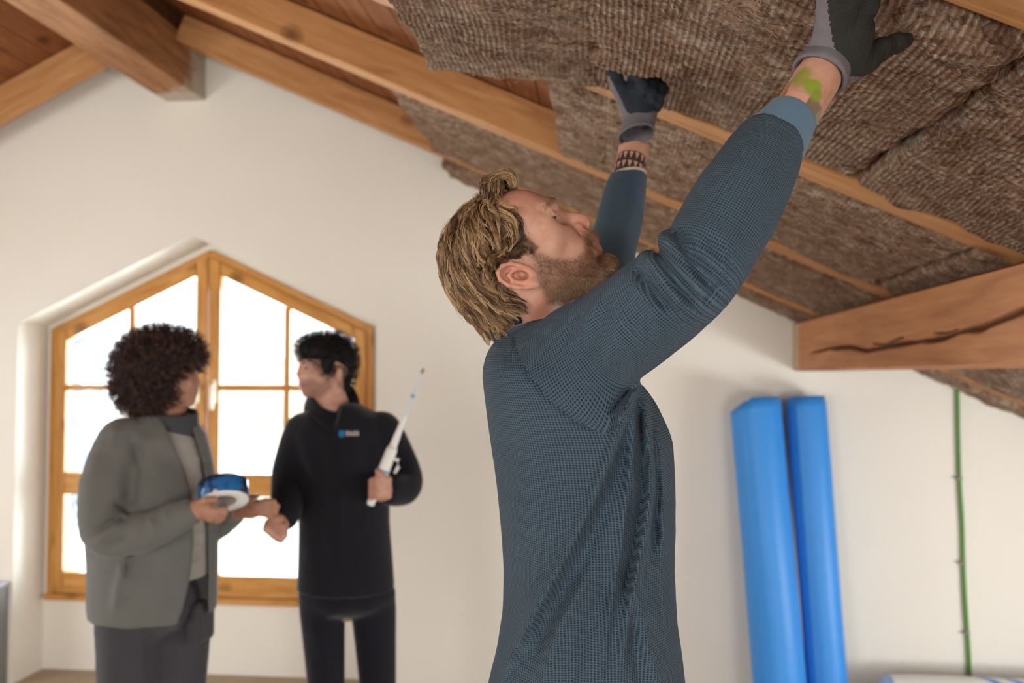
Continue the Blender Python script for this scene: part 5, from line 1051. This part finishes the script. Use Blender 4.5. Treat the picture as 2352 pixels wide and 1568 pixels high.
# ================================================================== the two people by the window
def fin(name, f, mat, parent, smooth=2, attrs=None):
    V, Q = f.mesh(smooth); N_ = vnormals(V, Q)
    if ((V-V.mean(0))*N_).sum() < 0: Q = Q[:, ::-1]
    me_ = fig_mesh(name, V, Q); x_, y_ = to_px(V)
    for k_, fn_ in (attrs or {}).items(): fattr(me_, k_, fn_(x_, y_, V))
    return obj_from(name, me_, mat, parent, True)
def chain(f, pts, k=.006, n=None):
    P = np.array([np.append(mp(*p), r) for p, r in pts])
    if n: P = catmull(P, n)
    for a, b in zip(P[:-1], P[1:]): f.cone(a[:3], b[:3], a[3], b[3], k)
def wrinkle(f, lines, d_near, amp_noise=0.0, seed=0, sc=40):
    i_ = np.argwhere(np.abs(f.F) < .03); P_ = f.lo+i_*f.h; x, y = to_px(P_); nr = np.clip((P_[:, 2]+d_near)/.04, 0, 1); dl_ = amp_noise*fbm(x/sc, y/sc, seed, 3)*nr
    for pts, sg_, A_ in lines:
        d, t_ = dist_line(x, y, pts); dl_ = dl_+1.6*A_*np.exp(-(d/sg_)**2)*nr*np.clip(np.minimum(t_, 1-t_)*5+.2, 0, 1)
    f.F[i_[:, 0], i_[:, 1], i_[:, 2]] -= dl_.astype(np.float32)
def loft(f, yy_, l_, r_, b_, d0, ytop, ybot, k=.01, ex=2.2):
    S_ = d0/FPX; yy_ = np.array(yy_)
    def fn(X, Y, Z):
        y = 784-Y/S_; a = np.interp(y, yy_, l_); b = np.interp(y, yy_, r_); B = np.interp(y, yy_, b_); c = ((a+b)/2-1176)*S_; R = (b-a)/2*S_
        q = (np.abs((X-c)/R)**ex+np.abs((Z+d0)/B)**ex)**(1/ex); d = (q-1)*np.minimum(R, B); return np.maximum(np.maximum(d, Y-(784-ytop)*S_), (784-ybot)*S_-Y)
    f.put(fn, f.lo, np.array(f.lo)+f.h*f.n, k)
def floor_pt(px, d, z, dX=0): r_ = ray(px, 1500); P_ = CAMP+r_*d; return w2m(np.array([P_[0]+dX, P_[1], z]))
def hit(f, x, y, d0, d1):
    ds = np.linspace(d0, d1, 200); P_ = np.array([mp(x, y, d) for d in ds]); v_ = f.sample(P_); i = np.argmax(v_ < 0); return ds[i]
def afro(f, center, roots, nrm, n, L0, m, curl, rng, rad, tone_mu, mat, parent, keep=None):
    i_ = rng.choice(len(roots), n); p = roots[i_]; d = nrm[i_]*0.8+(p-center)/np.linalg.norm(p-center, axis=1)[:, None]*.4+rng.normal(0, .25, (n, 3)); d /= np.linalg.norm(d, axis=1)[:, None]
    a = np.cross(d, rng.normal(size=(n, 3))); a /= np.linalg.norm(a, axis=1)[:, None]; b = np.cross(d, a); L_ = L0*rng.uniform(.6, 1.25, n); t_ = np.linspace(0, 1, m); ph = rng.uniform(0, 6.28, n); tw = rng.uniform(9, 16, n)
    G_ = p[:, None]+d[:, None]*(L_[:, None]*t_[None])[..., None]+curl*(np.cos(ph[:, None]+tw[:, None]*t_)[..., None]*a[:, None]+np.sin(ph[:, None]+tw[:, None]*t_)[..., None]*b[:, None])*np.clip(t_*3, 0, 1)[None, :, None]
    if keep is not None: G_ = G_[keep(G_)]
    strands('hair', G_, np.full((len(G_), m), rad)*np.linspace(1, .6, m)[None], np.clip(rng.normal(tone_mu, .2, len(G_)), 0, 1), mat, parent)
# ------------------------------------------------------------------ woman with the tape roll
DW = 3.05; wo = empty('person', tuple(m2w(floor_pt(345, DW, 0.0))))
tag(wo, 'person with dark curly hair in grey fleece jacket holding a roll of tape', 'person')
f = Field(np.array([-1.52, -1.80, -3.45]), np.array([-0.72, 0.05, -2.68]), .0065)
q = lambda x, y, d=3.02: mp(x, y, d)
f.ball(q(386, 855), (.092, .105, .074), .02); f.ball(q(415, 893), (.056, .056, .052), .03); f.cone(q(438, 842), q(447, 866), .014, .008, .012); f.cone(q(445, 862), q(455, 880), .009, .011, .008)
f.ball(q(444, 899), (.014, .016, .020), .010); f.ball(q(434, 922), (.020, .018, .022), .014); f.ball(q(420, 880, 2.985), (.03, .03, .02), .02); f.ball(q(443, 856, 2.99), (.010, .010, .012), .006, 'cut'); f.ball(q(386, 880, 2.945), (.012, .028, .012), .006)
f.cone(q(395, 915, 3.04), q(380, 985, 3.05), .050, .058, .025); f.ball(mp(350, 1110, DW), (.11, .20, .13), .03); f.ball(mp(345, 1330, DW), (.11, .20, .13), .03)
chain(f, [((285, 1030, 2.97), .046), ((262, 1215, 2.885), .026), ((425, 1178, 2.845), .026), ((445, 1172, 2.825), .030)], .01)
chain(f, [((420, 1030, 3.17), .055), ((468, 1200, 3.17), .042), ((545, 1174, 3.06), .030), ((562, 1170, 3.04), .028)], .01)
f.ball(mp(462, 1170, 2.825), (.040, .032, .020), .012)
for i, (x1, y1, x2, y2) in enumerate([(492, 1172, 520, 1168), (490, 1180, 520, 1180), (486, 1187, 512, 1191), (480, 1192, 502, 1199)]): chain(f, [((470, 1172+4*i, 2.82), .012), ((x1, y1, 2.82), .0105), ((x2, y2, 2.85), .0085)], .004)
chain(f, [((452, 1158, 2.815), .014), ((474, 1148, 2.80), .012), ((494, 1146, 2.80), .010)], .005)
f.ball(mp(575, 1168, 3.02), (.042, .034, .020), .012)
for i, (x1, y1, x2, y2) in enumerate([(610, 1150, 632, 1150), (612, 1160, 640, 1162), (610, 1170, 636, 1176), (606, 1180, 626, 1188)]): chain(f, [((582, 1156+7*i, 3.01), .012), ((x1, y1, 3.0), .0105), ((x2, y2, 2.99), .0085)], .004)
chain(f, [((560, 1152, 3.01), .014), ((575, 1142, 2.99), .011), ((592, 1140, 2.98), .009)], .005)
WL_ = [(270, 3.0), (415, 3.12)]
for (px_, d_), x in zip(WL_, (300, 415)):
    hp_ = mp(x, 1400, d_); kn = floor_pt(x-8, d_, .50); an = floor_pt(x-12, d_, .09); to = floor_pt(x-12, d_, .04, .13); f.cone(hp_, kn, .075, .05, .03); f.cone(kn, an, .05, .035, .02); f.cone(an, to, .03, .025, .02)
M['skin_w'] = skin_mat('skin_brown', (0.43, 0.225, 0.145), (0.35, 0.165, 0.10)); fin('body', f, M['skin_w'], wo)
# hair
h = Field(q(250, 960)-np.array([.02, .02, .17]), q(480, 735)+np.array([.02, .02, .17]), .007); h.ball(q(357, 848), (.128, .126, .125), .02); h.ball(q(395, 820), (.095, .085, .10), .03); h.ball(q(345, 900), (.10, .07, .10), .03)
h.ball(q(463, 890), (.070, .085, .12), .02, 'cut'); h.ball(q(415, 960), (.075, .065, .10), .02, 'cut')
Vw, Qw = h.mesh(2); Nw = vnormals(Vw, Qw)
if ((Vw-Vw.mean(0))*Nw).sum() < 0: Qw = Qw[:, ::-1]; Nw = -Nw
M['hair_w'] = hair_mat('hair_dark_curls', (0.018, 0.009, 0.009), (0.055, 0.026, 0.022), (0.17, 0.085, 0.062), .6)
cap = obj_from('hair_volume', fig_mesh('hair_volume', Vw, Qw), plain('hair_under', (0.016, 0.009, 0.008), .8), wo, True); r8 = np.random.default_rng(8)
xw, yw = to_px(Vw); okr = ~((xw > 415) & (yw > 850)); afro(h, q(360, 850), Vw[okr], Nw[okr], 3800, .030, 10, .0055, r8, .0011, .4, M['hair_w'], wo)
# shirt, jacket, trousers
M['tee'] = cloth('grey_tee', (0.30, 0.28, 0.25)); M['fleece'] = cloth('grey_fleece', (0.130, 0.130, 0.120), .95, .10, 250, .5); M['char'] = cloth('charcoal_trousers', (0.050, 0.048, 0.055)); M['fleece_in'] = cloth('fleece_lining', (0.05, 0.05, 0.056))
sy_ = [950, 975, 1010, 1060, 1120, 1200, 1300, 1325]
f = Field(np.array([-1.45, -.86, -3.34]), np.array([-.92, -.2, -2.80]), .008); loft(f, sy_, [360, 320, 275, 245, 235, 235, 240, 242], [420, 440, 458, 470, 480, 484, 482, 480], [.06, .09, .13, .155, .16, .16, .155, .155], DW, 958, 1318)
wrinkle(f, [([(440, 1230), (480, 1225)], 5, .006), ([(435, 1260), (480, 1250)], 5, .006), ([(440, 1295), (478, 1280)], 5, .006)], 3.0, .006, 4, 14); fin('t_shirt', f, M['tee'], wo)
f = Field(np.array([-1.50, -.98, -3.42]), np.array([-.80, -.17, -2.66]), .0075)
jy = [940, 965, 1000, 1050, 1100, 1200, 1300, 1380, 1412]; loft(f, jy, [345, 300, 256, 226, 214, 207, 213, 212, 216], [420, 446, 468, 480, 488, 494, 494, 492, 490], [.075, .11, .15, .175, .185, .19, .19, .19, .188], DW, 948, 1404)
def opening(X, Y, Z):
    d = -Z; x = 1176+X*FPX/d; y = 784-Y*FPX/d; ed = np.interp(y, [930, 965, 1020, 1080, 1130, 1200, 1250, 1330, 1400, 1420], [352, 372, 398, 424, 438, 444, 446, 436, 418, 410]); far = np.interp(y, [930, 960, 1000, 1060, 1150, 1300, 1420], [425, 432, 448, 466, 476, 480, 478])
    return np.maximum(np.maximum(ed-x, x-far)*.0014, (d-3.06)*0.6)
f.put(opening, f.lo, f.lo+f.h*f.n, .006, 'cutneg') if False else None
sl_, X_, Y_, Z_ = f.sub(f.lo, f.lo+f.h*f.n); f.F = np.maximum(f.F, -opening(X_, Y_, Z_)).astype(np.float32)
chain(f, [((285, 1020, 2.95), .086), ((246, 1120, 2.89), .080), ((246, 1222, 2.86), .070), ((330, 1222, 2.835), .058), ((432, 1178, 2.83), .043)], .012, 14)
chain(f, [((425, 1020, 3.18), .080), ((452, 1150, 3.2), .068), ((482, 1205, 3.17), .056), ((535, 1180, 3.07), .041)], .012, 12)
wrinkle(f, [([(255, 1150), (300, 1175), (330, 1140)], 7, -.008), ([(220, 1220), (262, 1195), (300, 1190)], 6, -.010), ([(218, 1245), (280, 1205)], 5, .008), ([(240, 1255), (300, 1225)], 5, -.008), ([(340, 1190), (360, 1220)], 5, .007), ([(375, 1175), (395, 1205)], 5, .006), ([(300, 1000), (330, 1080), (320, 1150)], 12, -.010), ([(285, 1290), (270, 1350), (262, 1400)], 10, .010), ([(300, 1270), (290, 1330)], 8, -.010), ([(270, 980), (255, 1040)], 9, .005)], 2.98, .008, 9, 30)
jk = fin('jacket', f, M['fleece'], wo)
lathe('jacket_collar', mp(388, 1000, 3.05), mp(396, 944, 3.04), [(.0, .098), (.5, .090), (.95, .083), (1.02, .080), (.95, .076), (.3, .082)], M['fleece_in'], jk, 36, tilt=np.array([.10, 1, .12]))
f = Field(np.array([-1.5, -1.80, -3.36]), np.array([-.88, -.70, -2.78]), .010); f.ball(mp(352, 1372, DW), (.155, .125, .165), .04)
for (px_, d_), x in zip(WL_, (298, 412)):
    hp_ = mp(x, 1410, d_); kn = floor_pt(x-6, d_, .50); an = floor_pt(x-10, d_, .10); f.cone(hp_, kn, .108, .088, .03); f.cone(kn, an, .088, .075, .02)
wrinkle(f, [([(405, 1400), (440, 1360)], 6, -.008), ([(320, 1420), (330, 1568)], 8, .006), ([(395, 1440), (380, 1568)], 10, -.010)], 3.02, .010, 3, 25); tr = fin('trousers', f, M['char'], wo)
bm = bmesh.new(); P_ = m2w(mp(458, 1425, 3.05)); box_bm(bm, (P_[0]-.02, P_[1]-.06, P_[2]-.07), (P_[0]+.026, P_[1]+.07, P_[2]+.07), .015, seg=2); obj_from('side_pocket', bm_mesh('side_pocket', bm), M['char'], tr)
for (px_, d_), x in zip(WL_, (300, 415)):
    an = floor_pt(x-12, d_, .075); to = floor_pt(x-12, d_, .045, .15); f = Field(np.minimum(an, to)-.08, np.maximum(an, to)+.09, .01); f.cone(an, to, .045, .040, .01); fin('shoe', f, M['char'], wo)
# tape roll
tp = empty('tape_roll', tuple(m2w(mp(513, 1130, 2.87)))); tag(tp, 'blue and white roll of tape held by the person in grey', 'tape roll')
n_ = np.array([.20, -.80, .52]); n_ /= np.linalg.norm(n_); c_ = mp(513, 1131, 2.885)
s = NT('tape_print'); v = s.coord('Object'); s.col(s.mix(s.ramp(s.noise(v, 26, 3), [(0.42, (0, 0, 0)), (0.52, (1, 1, 1))]), (0.012, 0.015, 0.03), (0.015, 0.13, 0.36))); M['tape'] = s.fin(.12, .6)
lathe('tape', c_-n_*.030, c_+n_*.030, [(0.02, .072), (0, .0755), (.02, .077), (.98, .077), (1, .0755)], M['tape'], tp, 60); lathe('side_film', c_-n_*.030, c_+n_*.030, [(1.0, .0765), (1.02, .0745), (1.02, .042), (1.0, .038), (.0, .038), (-.02, .042), (-.02, .0745), (0, .0765)], M['white_plastic'], tp, 60)
lathe('core', c_-n_*.031, c_+n_*.031, [(1.0, .0385), (1.0, .033), (0, .033), (0, .0385)], M['grey_core'], tp, 48)
# ------------------------------------------------------------------ man in black
DM = 3.35; bk = empty('person', tuple(m2w(floor_pt(800, DM, 0.0))))
tag(bk, 'dark-haired man in black jacket and trousers holding a white rod', 'person')
f = Field(np.array([-.98, -1.80, -3.58]), np.array([-.30, .06, -3.02]), .0065); q = lambda x, y, d=3.34: mp(x, y, d)
f.ball(q(752, 834, 3.35), (.094, .104, .078), .02); f.ball(q(722, 874, 3.33), (.058, .056, .056), .03); f.cone(q(696, 834, 3.315), q(690, 846, 3.31), .012, .009, .012); f.cone(q(691, 846, 3.31), q(686, 860, 3.305), .009, .0115, .008); f.ball(q(697, 883, 3.305), (.015, .016, .022), .012); f.ball(q(707, 902, 3.315), (.021, .018, .024), .016)
f.cone(q(700, 828, 3.285), q(716, 832, 3.27), .008, .007, .010); f.ball(q(704, 843, 3.275), (.013, .010, .012), .008, 'cut'); f.ball(q(720, 862, 3.28), (.026, .022, .018), .02); f.ball(q(779, 858, 3.275), (.013, .026, .012), .006); f.ball(q(779, 858, 3.262), (.007, .016, .006), .004, 'cut'); f.cone(q(750, 885, 3.36), q(768, 950, 3.37), .056, .064, .02)
f.ball(mp(790, 1090, DM), (.16, .22, .10), .05); f.ball(mp(795, 1300, DM), (.15, .20, .10), .05)
chain(f, [((700, 1000, 3.35), .055), ((664, 1100, 3.32), .044), ((655, 1185, 3.20), .030), ((648, 1200, 3.18), .030)], .01); chain(f, [((878, 1000, 3.36), .055), ((925, 1100, 3.34), .044), ((892, 1130, 3.20), .030), ((884, 1128, 3.18), .030)], .01)
f.ball(mp(634, 1208, 3.15), (.038, .044, .028), .015)
for i in range(4): chain(f, [((640-8*i, 1212-4*i, 3.13), .014), ((632-7*i, 1232-6*i, 3.10), .0125), ((640-7*i, 1240-7*i, 3.12), .0105)], .004)
chain(f, [((652, 1208, 3.13), .015), ((654, 1228, 3.11), .0125), ((645, 1243, 3.10), .010)], .005)
f.ball(mp(874, 1122, 3.165), (.036, .046, .024), .012)
for i in range(4): chain(f, [((892, 1100+13*i, 3.15), .0135), ((868, 1099+13*i, 3.118), .0125), ((851, 1104+13*i, 3.145), .0105)], .004)
chain(f, [((884, 1100, 3.16), .015), ((876, 1088, 3.13), .0125), ((866, 1082, 3.125), .010)], .005)
ML = [(740, 3.35, -.01), (858, 3.37, .01)]
for x, d_, dx in ML:
    hp_ = mp(x, 1390, d_); kn = floor_pt(x+12, d_, .50); an = floor_pt(x+22, d_, .09); to = w2m(m2w(an)+np.array([-.02, -.14, -.05])); f.cone(hp_, kn, .068, .048, .03); f.cone(kn, an, .046, .035, .02); f.cone(an, to, .03, .026, .02)
def stub(s, c):
    c = s.mix(s.math('MULTIPLY', s.attr('stubble'), 0.40), c, (0.08, 0.045, 0.04)); return s.mix(s.math('MULTIPLY', s.attr('lips'), 0.7), c, (0.30, 0.10, 0.08))
M['skin_m'] = skin_mat('skin_olive', (0.58, 0.33, 0.24), (0.50, 0.255, 0.18), stub)
fin('body', f, M['skin_m'], bk, attrs={'stubble': lambda x, y, V: pmask(x, y, [(690, 870), (712, 868), (738, 880), (752, 862), (764, 866), (764, 890), (740, 912), (700, 920), (686, 890)], 10)*(V[:, 2] > -3.42), 'lips': lambda x, y, V: np.exp(-((x-696)/13)**2-((y-883)/4)**2)})
for sg_, dd in ((1, 3.268), (-1, 3.345)):
    V, Q, T3 = sweep(m2w(catmull([mp(695, 836, dd+.032 if sg_ > 0 else dd), mp(704, 830, dd+.012 if sg_ > 0 else dd), mp(717, 830, dd-.003), mp(724, 834, dd)], 10)), [.0015, .0030, .0036, .0036, .0034, .003, .003, .0025, .002, .001], 8); obj_from('eyebrow', np_mesh('eyebrow', V, [Q, T3]), plain('brow_dark', (0.03, 0.02, 0.018), .8), bk, True)
e_ = Field(mp(690, 855, 3.33), mp(720, 832, 3.25), .004); e_.ball(mp(704, 845, 3.290), (.011, .0045, .010), .004); fin('eye', e_, plain('eye_dark', (0.10, 0.07, 0.06), .3), bk)
h = Field(q(675, 905)-np.array([.02, .02, .14]), q(815, 762)+np.array([.03, .03, .14]), .006); h.ball(q(756, 826, 3.36), (.098, .096, .086), .02); h.ball(q(728, 802, 3.34), (.060, .042, .065), .03); h.ball(q(690, 866, 3.28), (.066, .062, .13), .02, 'cut'); h.ball(q(770, 876, 3.26), (.034, .040, .06), .012, 'cut'); h.ball(q(725, 892, 3.28), (.05, .06, .1), .02, 'cut'); h.ball(q(752, 905, 3.36), (.10, .05, .1), .02, 'cut'); h.ball(q(751, 840, 3.280), (.018, .034, .014), .015); h.ball(q(794, 860, 3.37), (.022, .045, .055), .02); h.ball(q(704, 800, 3.32), (.030, .026, .05), .02)
Vw, Qw = h.mesh(2); Nw = vnormals(Vw, Qw)
if ((Vw-Vw.mean(0))*Nw).sum() < 0: Qw = Qw[:, ::-1]; Nw = -Nw
obj_from('hair_volume', fig_mesh('hair_volume', Vw, Qw), plain('hair_under_black', (0.010, 0.008, 0.009), .7), bk, True); M['hair_k'] = hair_mat('hair_black', (0.006, 0.005, 0.006), (0.014, 0.010, 0.010), (0.04, 0.028, 0.024), .5)
afro(h, q(750, 840), Vw, Nw, 2400, .022, 7, .0050, np.random.default_rng(9), .0009, .4, M['hair_k'], bk)
M['black_jacket'] = cloth('black_softshell', (0.0080, 0.0084, 0.0125), .8, .15, 300, .2); M['black_jeans'] = cloth('black_jeans', (0.0085, 0.0088, 0.0145), .85, .2, 400, .3); M['navy_shirt'] = cloth('navy_shirt', (0.012, 0.018, 0.042))
f = Field(np.array([-.90, -.99, -3.62]), np.array([-.28, -.16, -3.06]), .0075); loft(f, [920, 938, 958, 988, 1050, 1120, 1200, 1300, 1358], [742, 712, 682, 666, 676, 684, 688, 686, 683], [812, 845, 878, 898, 898, 894, 894, 902, 906], [.065, .085, .105, .12, .13, .132, .132, .135, .138], DM, 926, 1352)
chain(f, [((698, 992, 3.35), .072), ((668, 1085, 3.325), .064), ((660, 1150, 3.26), .054), ((655, 1190, 3.20), .042)], .015, 12); chain(f, [((876, 990, 3.36), .074), ((922, 1078, 3.345), .064), ((928, 1118, 3.30), .057), ((893, 1132, 3.205), .044)], .015, 12)
wrinkle(f, [([(735, 1000), (745, 1150), (735, 1330)], 20, -.006), ([(840, 1010), (850, 1130)], 16, -.005), ([(690, 1060), (720, 1120)], 10, -.006), ([(780, 950), (785, 1340)], 3, .003), ([(900, 1060), (940, 1090)], 8, -.006)], 3.3, .008, 12, 40)
f.cone(mp(738, 905, 3.285), mp(762, 992, 3.225), .085, .014, .006, 'cut'); jk = fin('jacket', f, M['black_jacket'], bk); sh_ = Field(mp(680, 1070, 3.5)-np.array([0, 0, .03]), mp(830, 900, 3.15)+np.array([.03, .02, 0]), .006); sh_.ball(mp(764, 1000, 3.35), (.085, .080, .095), .01); sh_.cone(mp(744, 925, 3.26), mp(756, 972, 3.24), .036, .005, .006, 'cut'); fin('shirt', sh_, cloth('navy_shirt_body', (0.028, 0.042, 0.095)), bk)
lathe('jacket_collar', mp(772, 962, 3.37), mp(768, 905, 3.37), [(0, .115), (.5, .098), (.95, .090), (1.02, .087), (.95, .082), (.2, .09)], M['black_jacket'], jk, 36, tilt=np.array([.45, 1, .75])); lathe('shirt_collar', mp(764, 958, 3.365), mp(760, 915, 3.365), [(0, .085), (.6, .076), (1, .072), (.9, .068)], M['navy_shirt'], bk, 30, tilt=np.array([.3, 1, .5]))
# chest emblem: blue block and pale lettering
M['emb_blue'] = plain('emblem_blue', (0.01, 0.16, 0.36), .5); M['emb_white'] = plain('emblem_pale', (0.42, 0.38, 0.36), .5)
def patch(name, poly, mat, par):
    V = []
    for x, y in poly: V.append(mp(x, y, hit(f, x, y, 3.0, 3.5)-.0035))
    for x, y in poly: V.append(mp(x, y, hit(f, x, y, 3.0, 3.5)+.002))
    n = len(poly); Q = [(i, n+i, n+(i+1) % n, (i+1) % n) for i in range(n)]; me_ = np_mesh(name, m2w(np.array(V)), [np.array(Q)]); bm = bmesh.new(); bm.from_mesh(me_); bm.verts.ensure_lookup_table(); bm.faces.new([bm.verts[i] for i in range(n)]); bmesh.ops.recalc_face_normals(bm, faces=bm.faces); bm.to_mesh(me_); bm.free(); return obj_from(name, me_, mat, par)
eb = patch('emblem', [(778, 989), (785, 988), (792, 989), (793, 996), (791, 1003), (784, 1004), (778, 1002)], M['emb_blue'], jk)
for k, (x0, x1, t0) in enumerate(((795, 799.5, 989), (801, 805.5, 990), (807, 811.5, 991), (813, 817.5, 989), (819, 824, 990))):
    patch('letter', [(x0, t0), (x1, t0), (x1, 1000.5), (x0, 1000.5)], M['emb_white'], eb)
f = Field(np.array([-.95, -1.80, -3.62]), np.array([-.28, -.78, -3.05]), .010); f.ball(mp(797, 1362, DM), (.178, .085, .125), .03)
for x, d_, dx in ML:
    hp_ = mp(x, 1395, d_); kn = floor_pt(x+12, d_, .50); an = floor_pt(x+22, d_, .10); f.cone(hp_, kn, .083, .064, .02); f.cone(kn, an, .064, .058, .02)
wrinkle(f, [([(745, 1420), (770, 1410)], 5, .005), ([(720, 1440), (760, 1568)], 9, .005), ([(830, 1420), (875, 1568)], 9, .005)], 3.3, .008, 5, 22); fin('trousers', f, M['black_jeans'], bk)
for x, d_, dx in ML:
    an = floor_pt(x+22, d_, .075); to = w2m(m2w(an)+np.array([-.02, -.16, -.03])); f = Field(np.minimum(an, to)-.08, np.maximum(an, to)+.09, .01); f.cone(an, to, .045, .040, .01); fin('shoe', f, M['black_jeans'], bk)
# white rod tool
rd = empty('rod_tool', tuple(m2w(mp(850, 1158, 3.14)))); tag(rd, 'slim white rod tool with thick grip held upright by man in black', 'tool')
A_, B_ = mp(850, 1160, 3.15), mp(973, 846, 3.16); dr = B_-A_; rp = lambda t: A_+dr*t
def tube(name, t0, t1, r0, r1, mat, ns=20):
    V, Q, T3 = sweep(m2w(np.array([rp(t0), rp(t0+(t1-t0)*.08), rp(t0+(t1-t0)*.5), rp(t0+(t1-t0)*.92), rp(t1)])), [r0*.8, r0, (r0+r1)/2, r1, r1*.8], ns); return obj_from(name, np_mesh(name, V, [Q, T3]), mat, rd, True)
tube('grip', 0.0, .13, .014, .016, M['white_plastic']); tube('barrel', .12, .43, .022, .019, M['white_plastic']); tube('neck', .42, .66, .0135, .0085, M['white_plastic']); M['pale_blue'] = plain('rod_pale', (0.62, 0.68, 0.76), .4); tube('rod', .64, .97, .0065, .004, M['pale_blue']); M['rodblue'] = plain('rod_mark', (0.10, 0.36, 0.62), .4); tube('mark', .785, .81, .007, .007, M['rodblue']); tube('tip', .965, 1.0, .006, .005, M['nail']); tube('mark', .245, .262, .0232, .0232, M['rodblue'])
a_ = rp(.34); V, Q, T3 = sweep(m2w(np.array([a_+np.array([.018, .0, 0]), a_+np.array([.034, -.004, .0]), a_+np.array([.034, -.03, 0]), a_+np.array([.022, -.05, 0])])), [.006, .008, .007, .005], 10); obj_from('lever', np_mesh('lever', V, [Q, T3]), M['white_plastic'], rd, True)
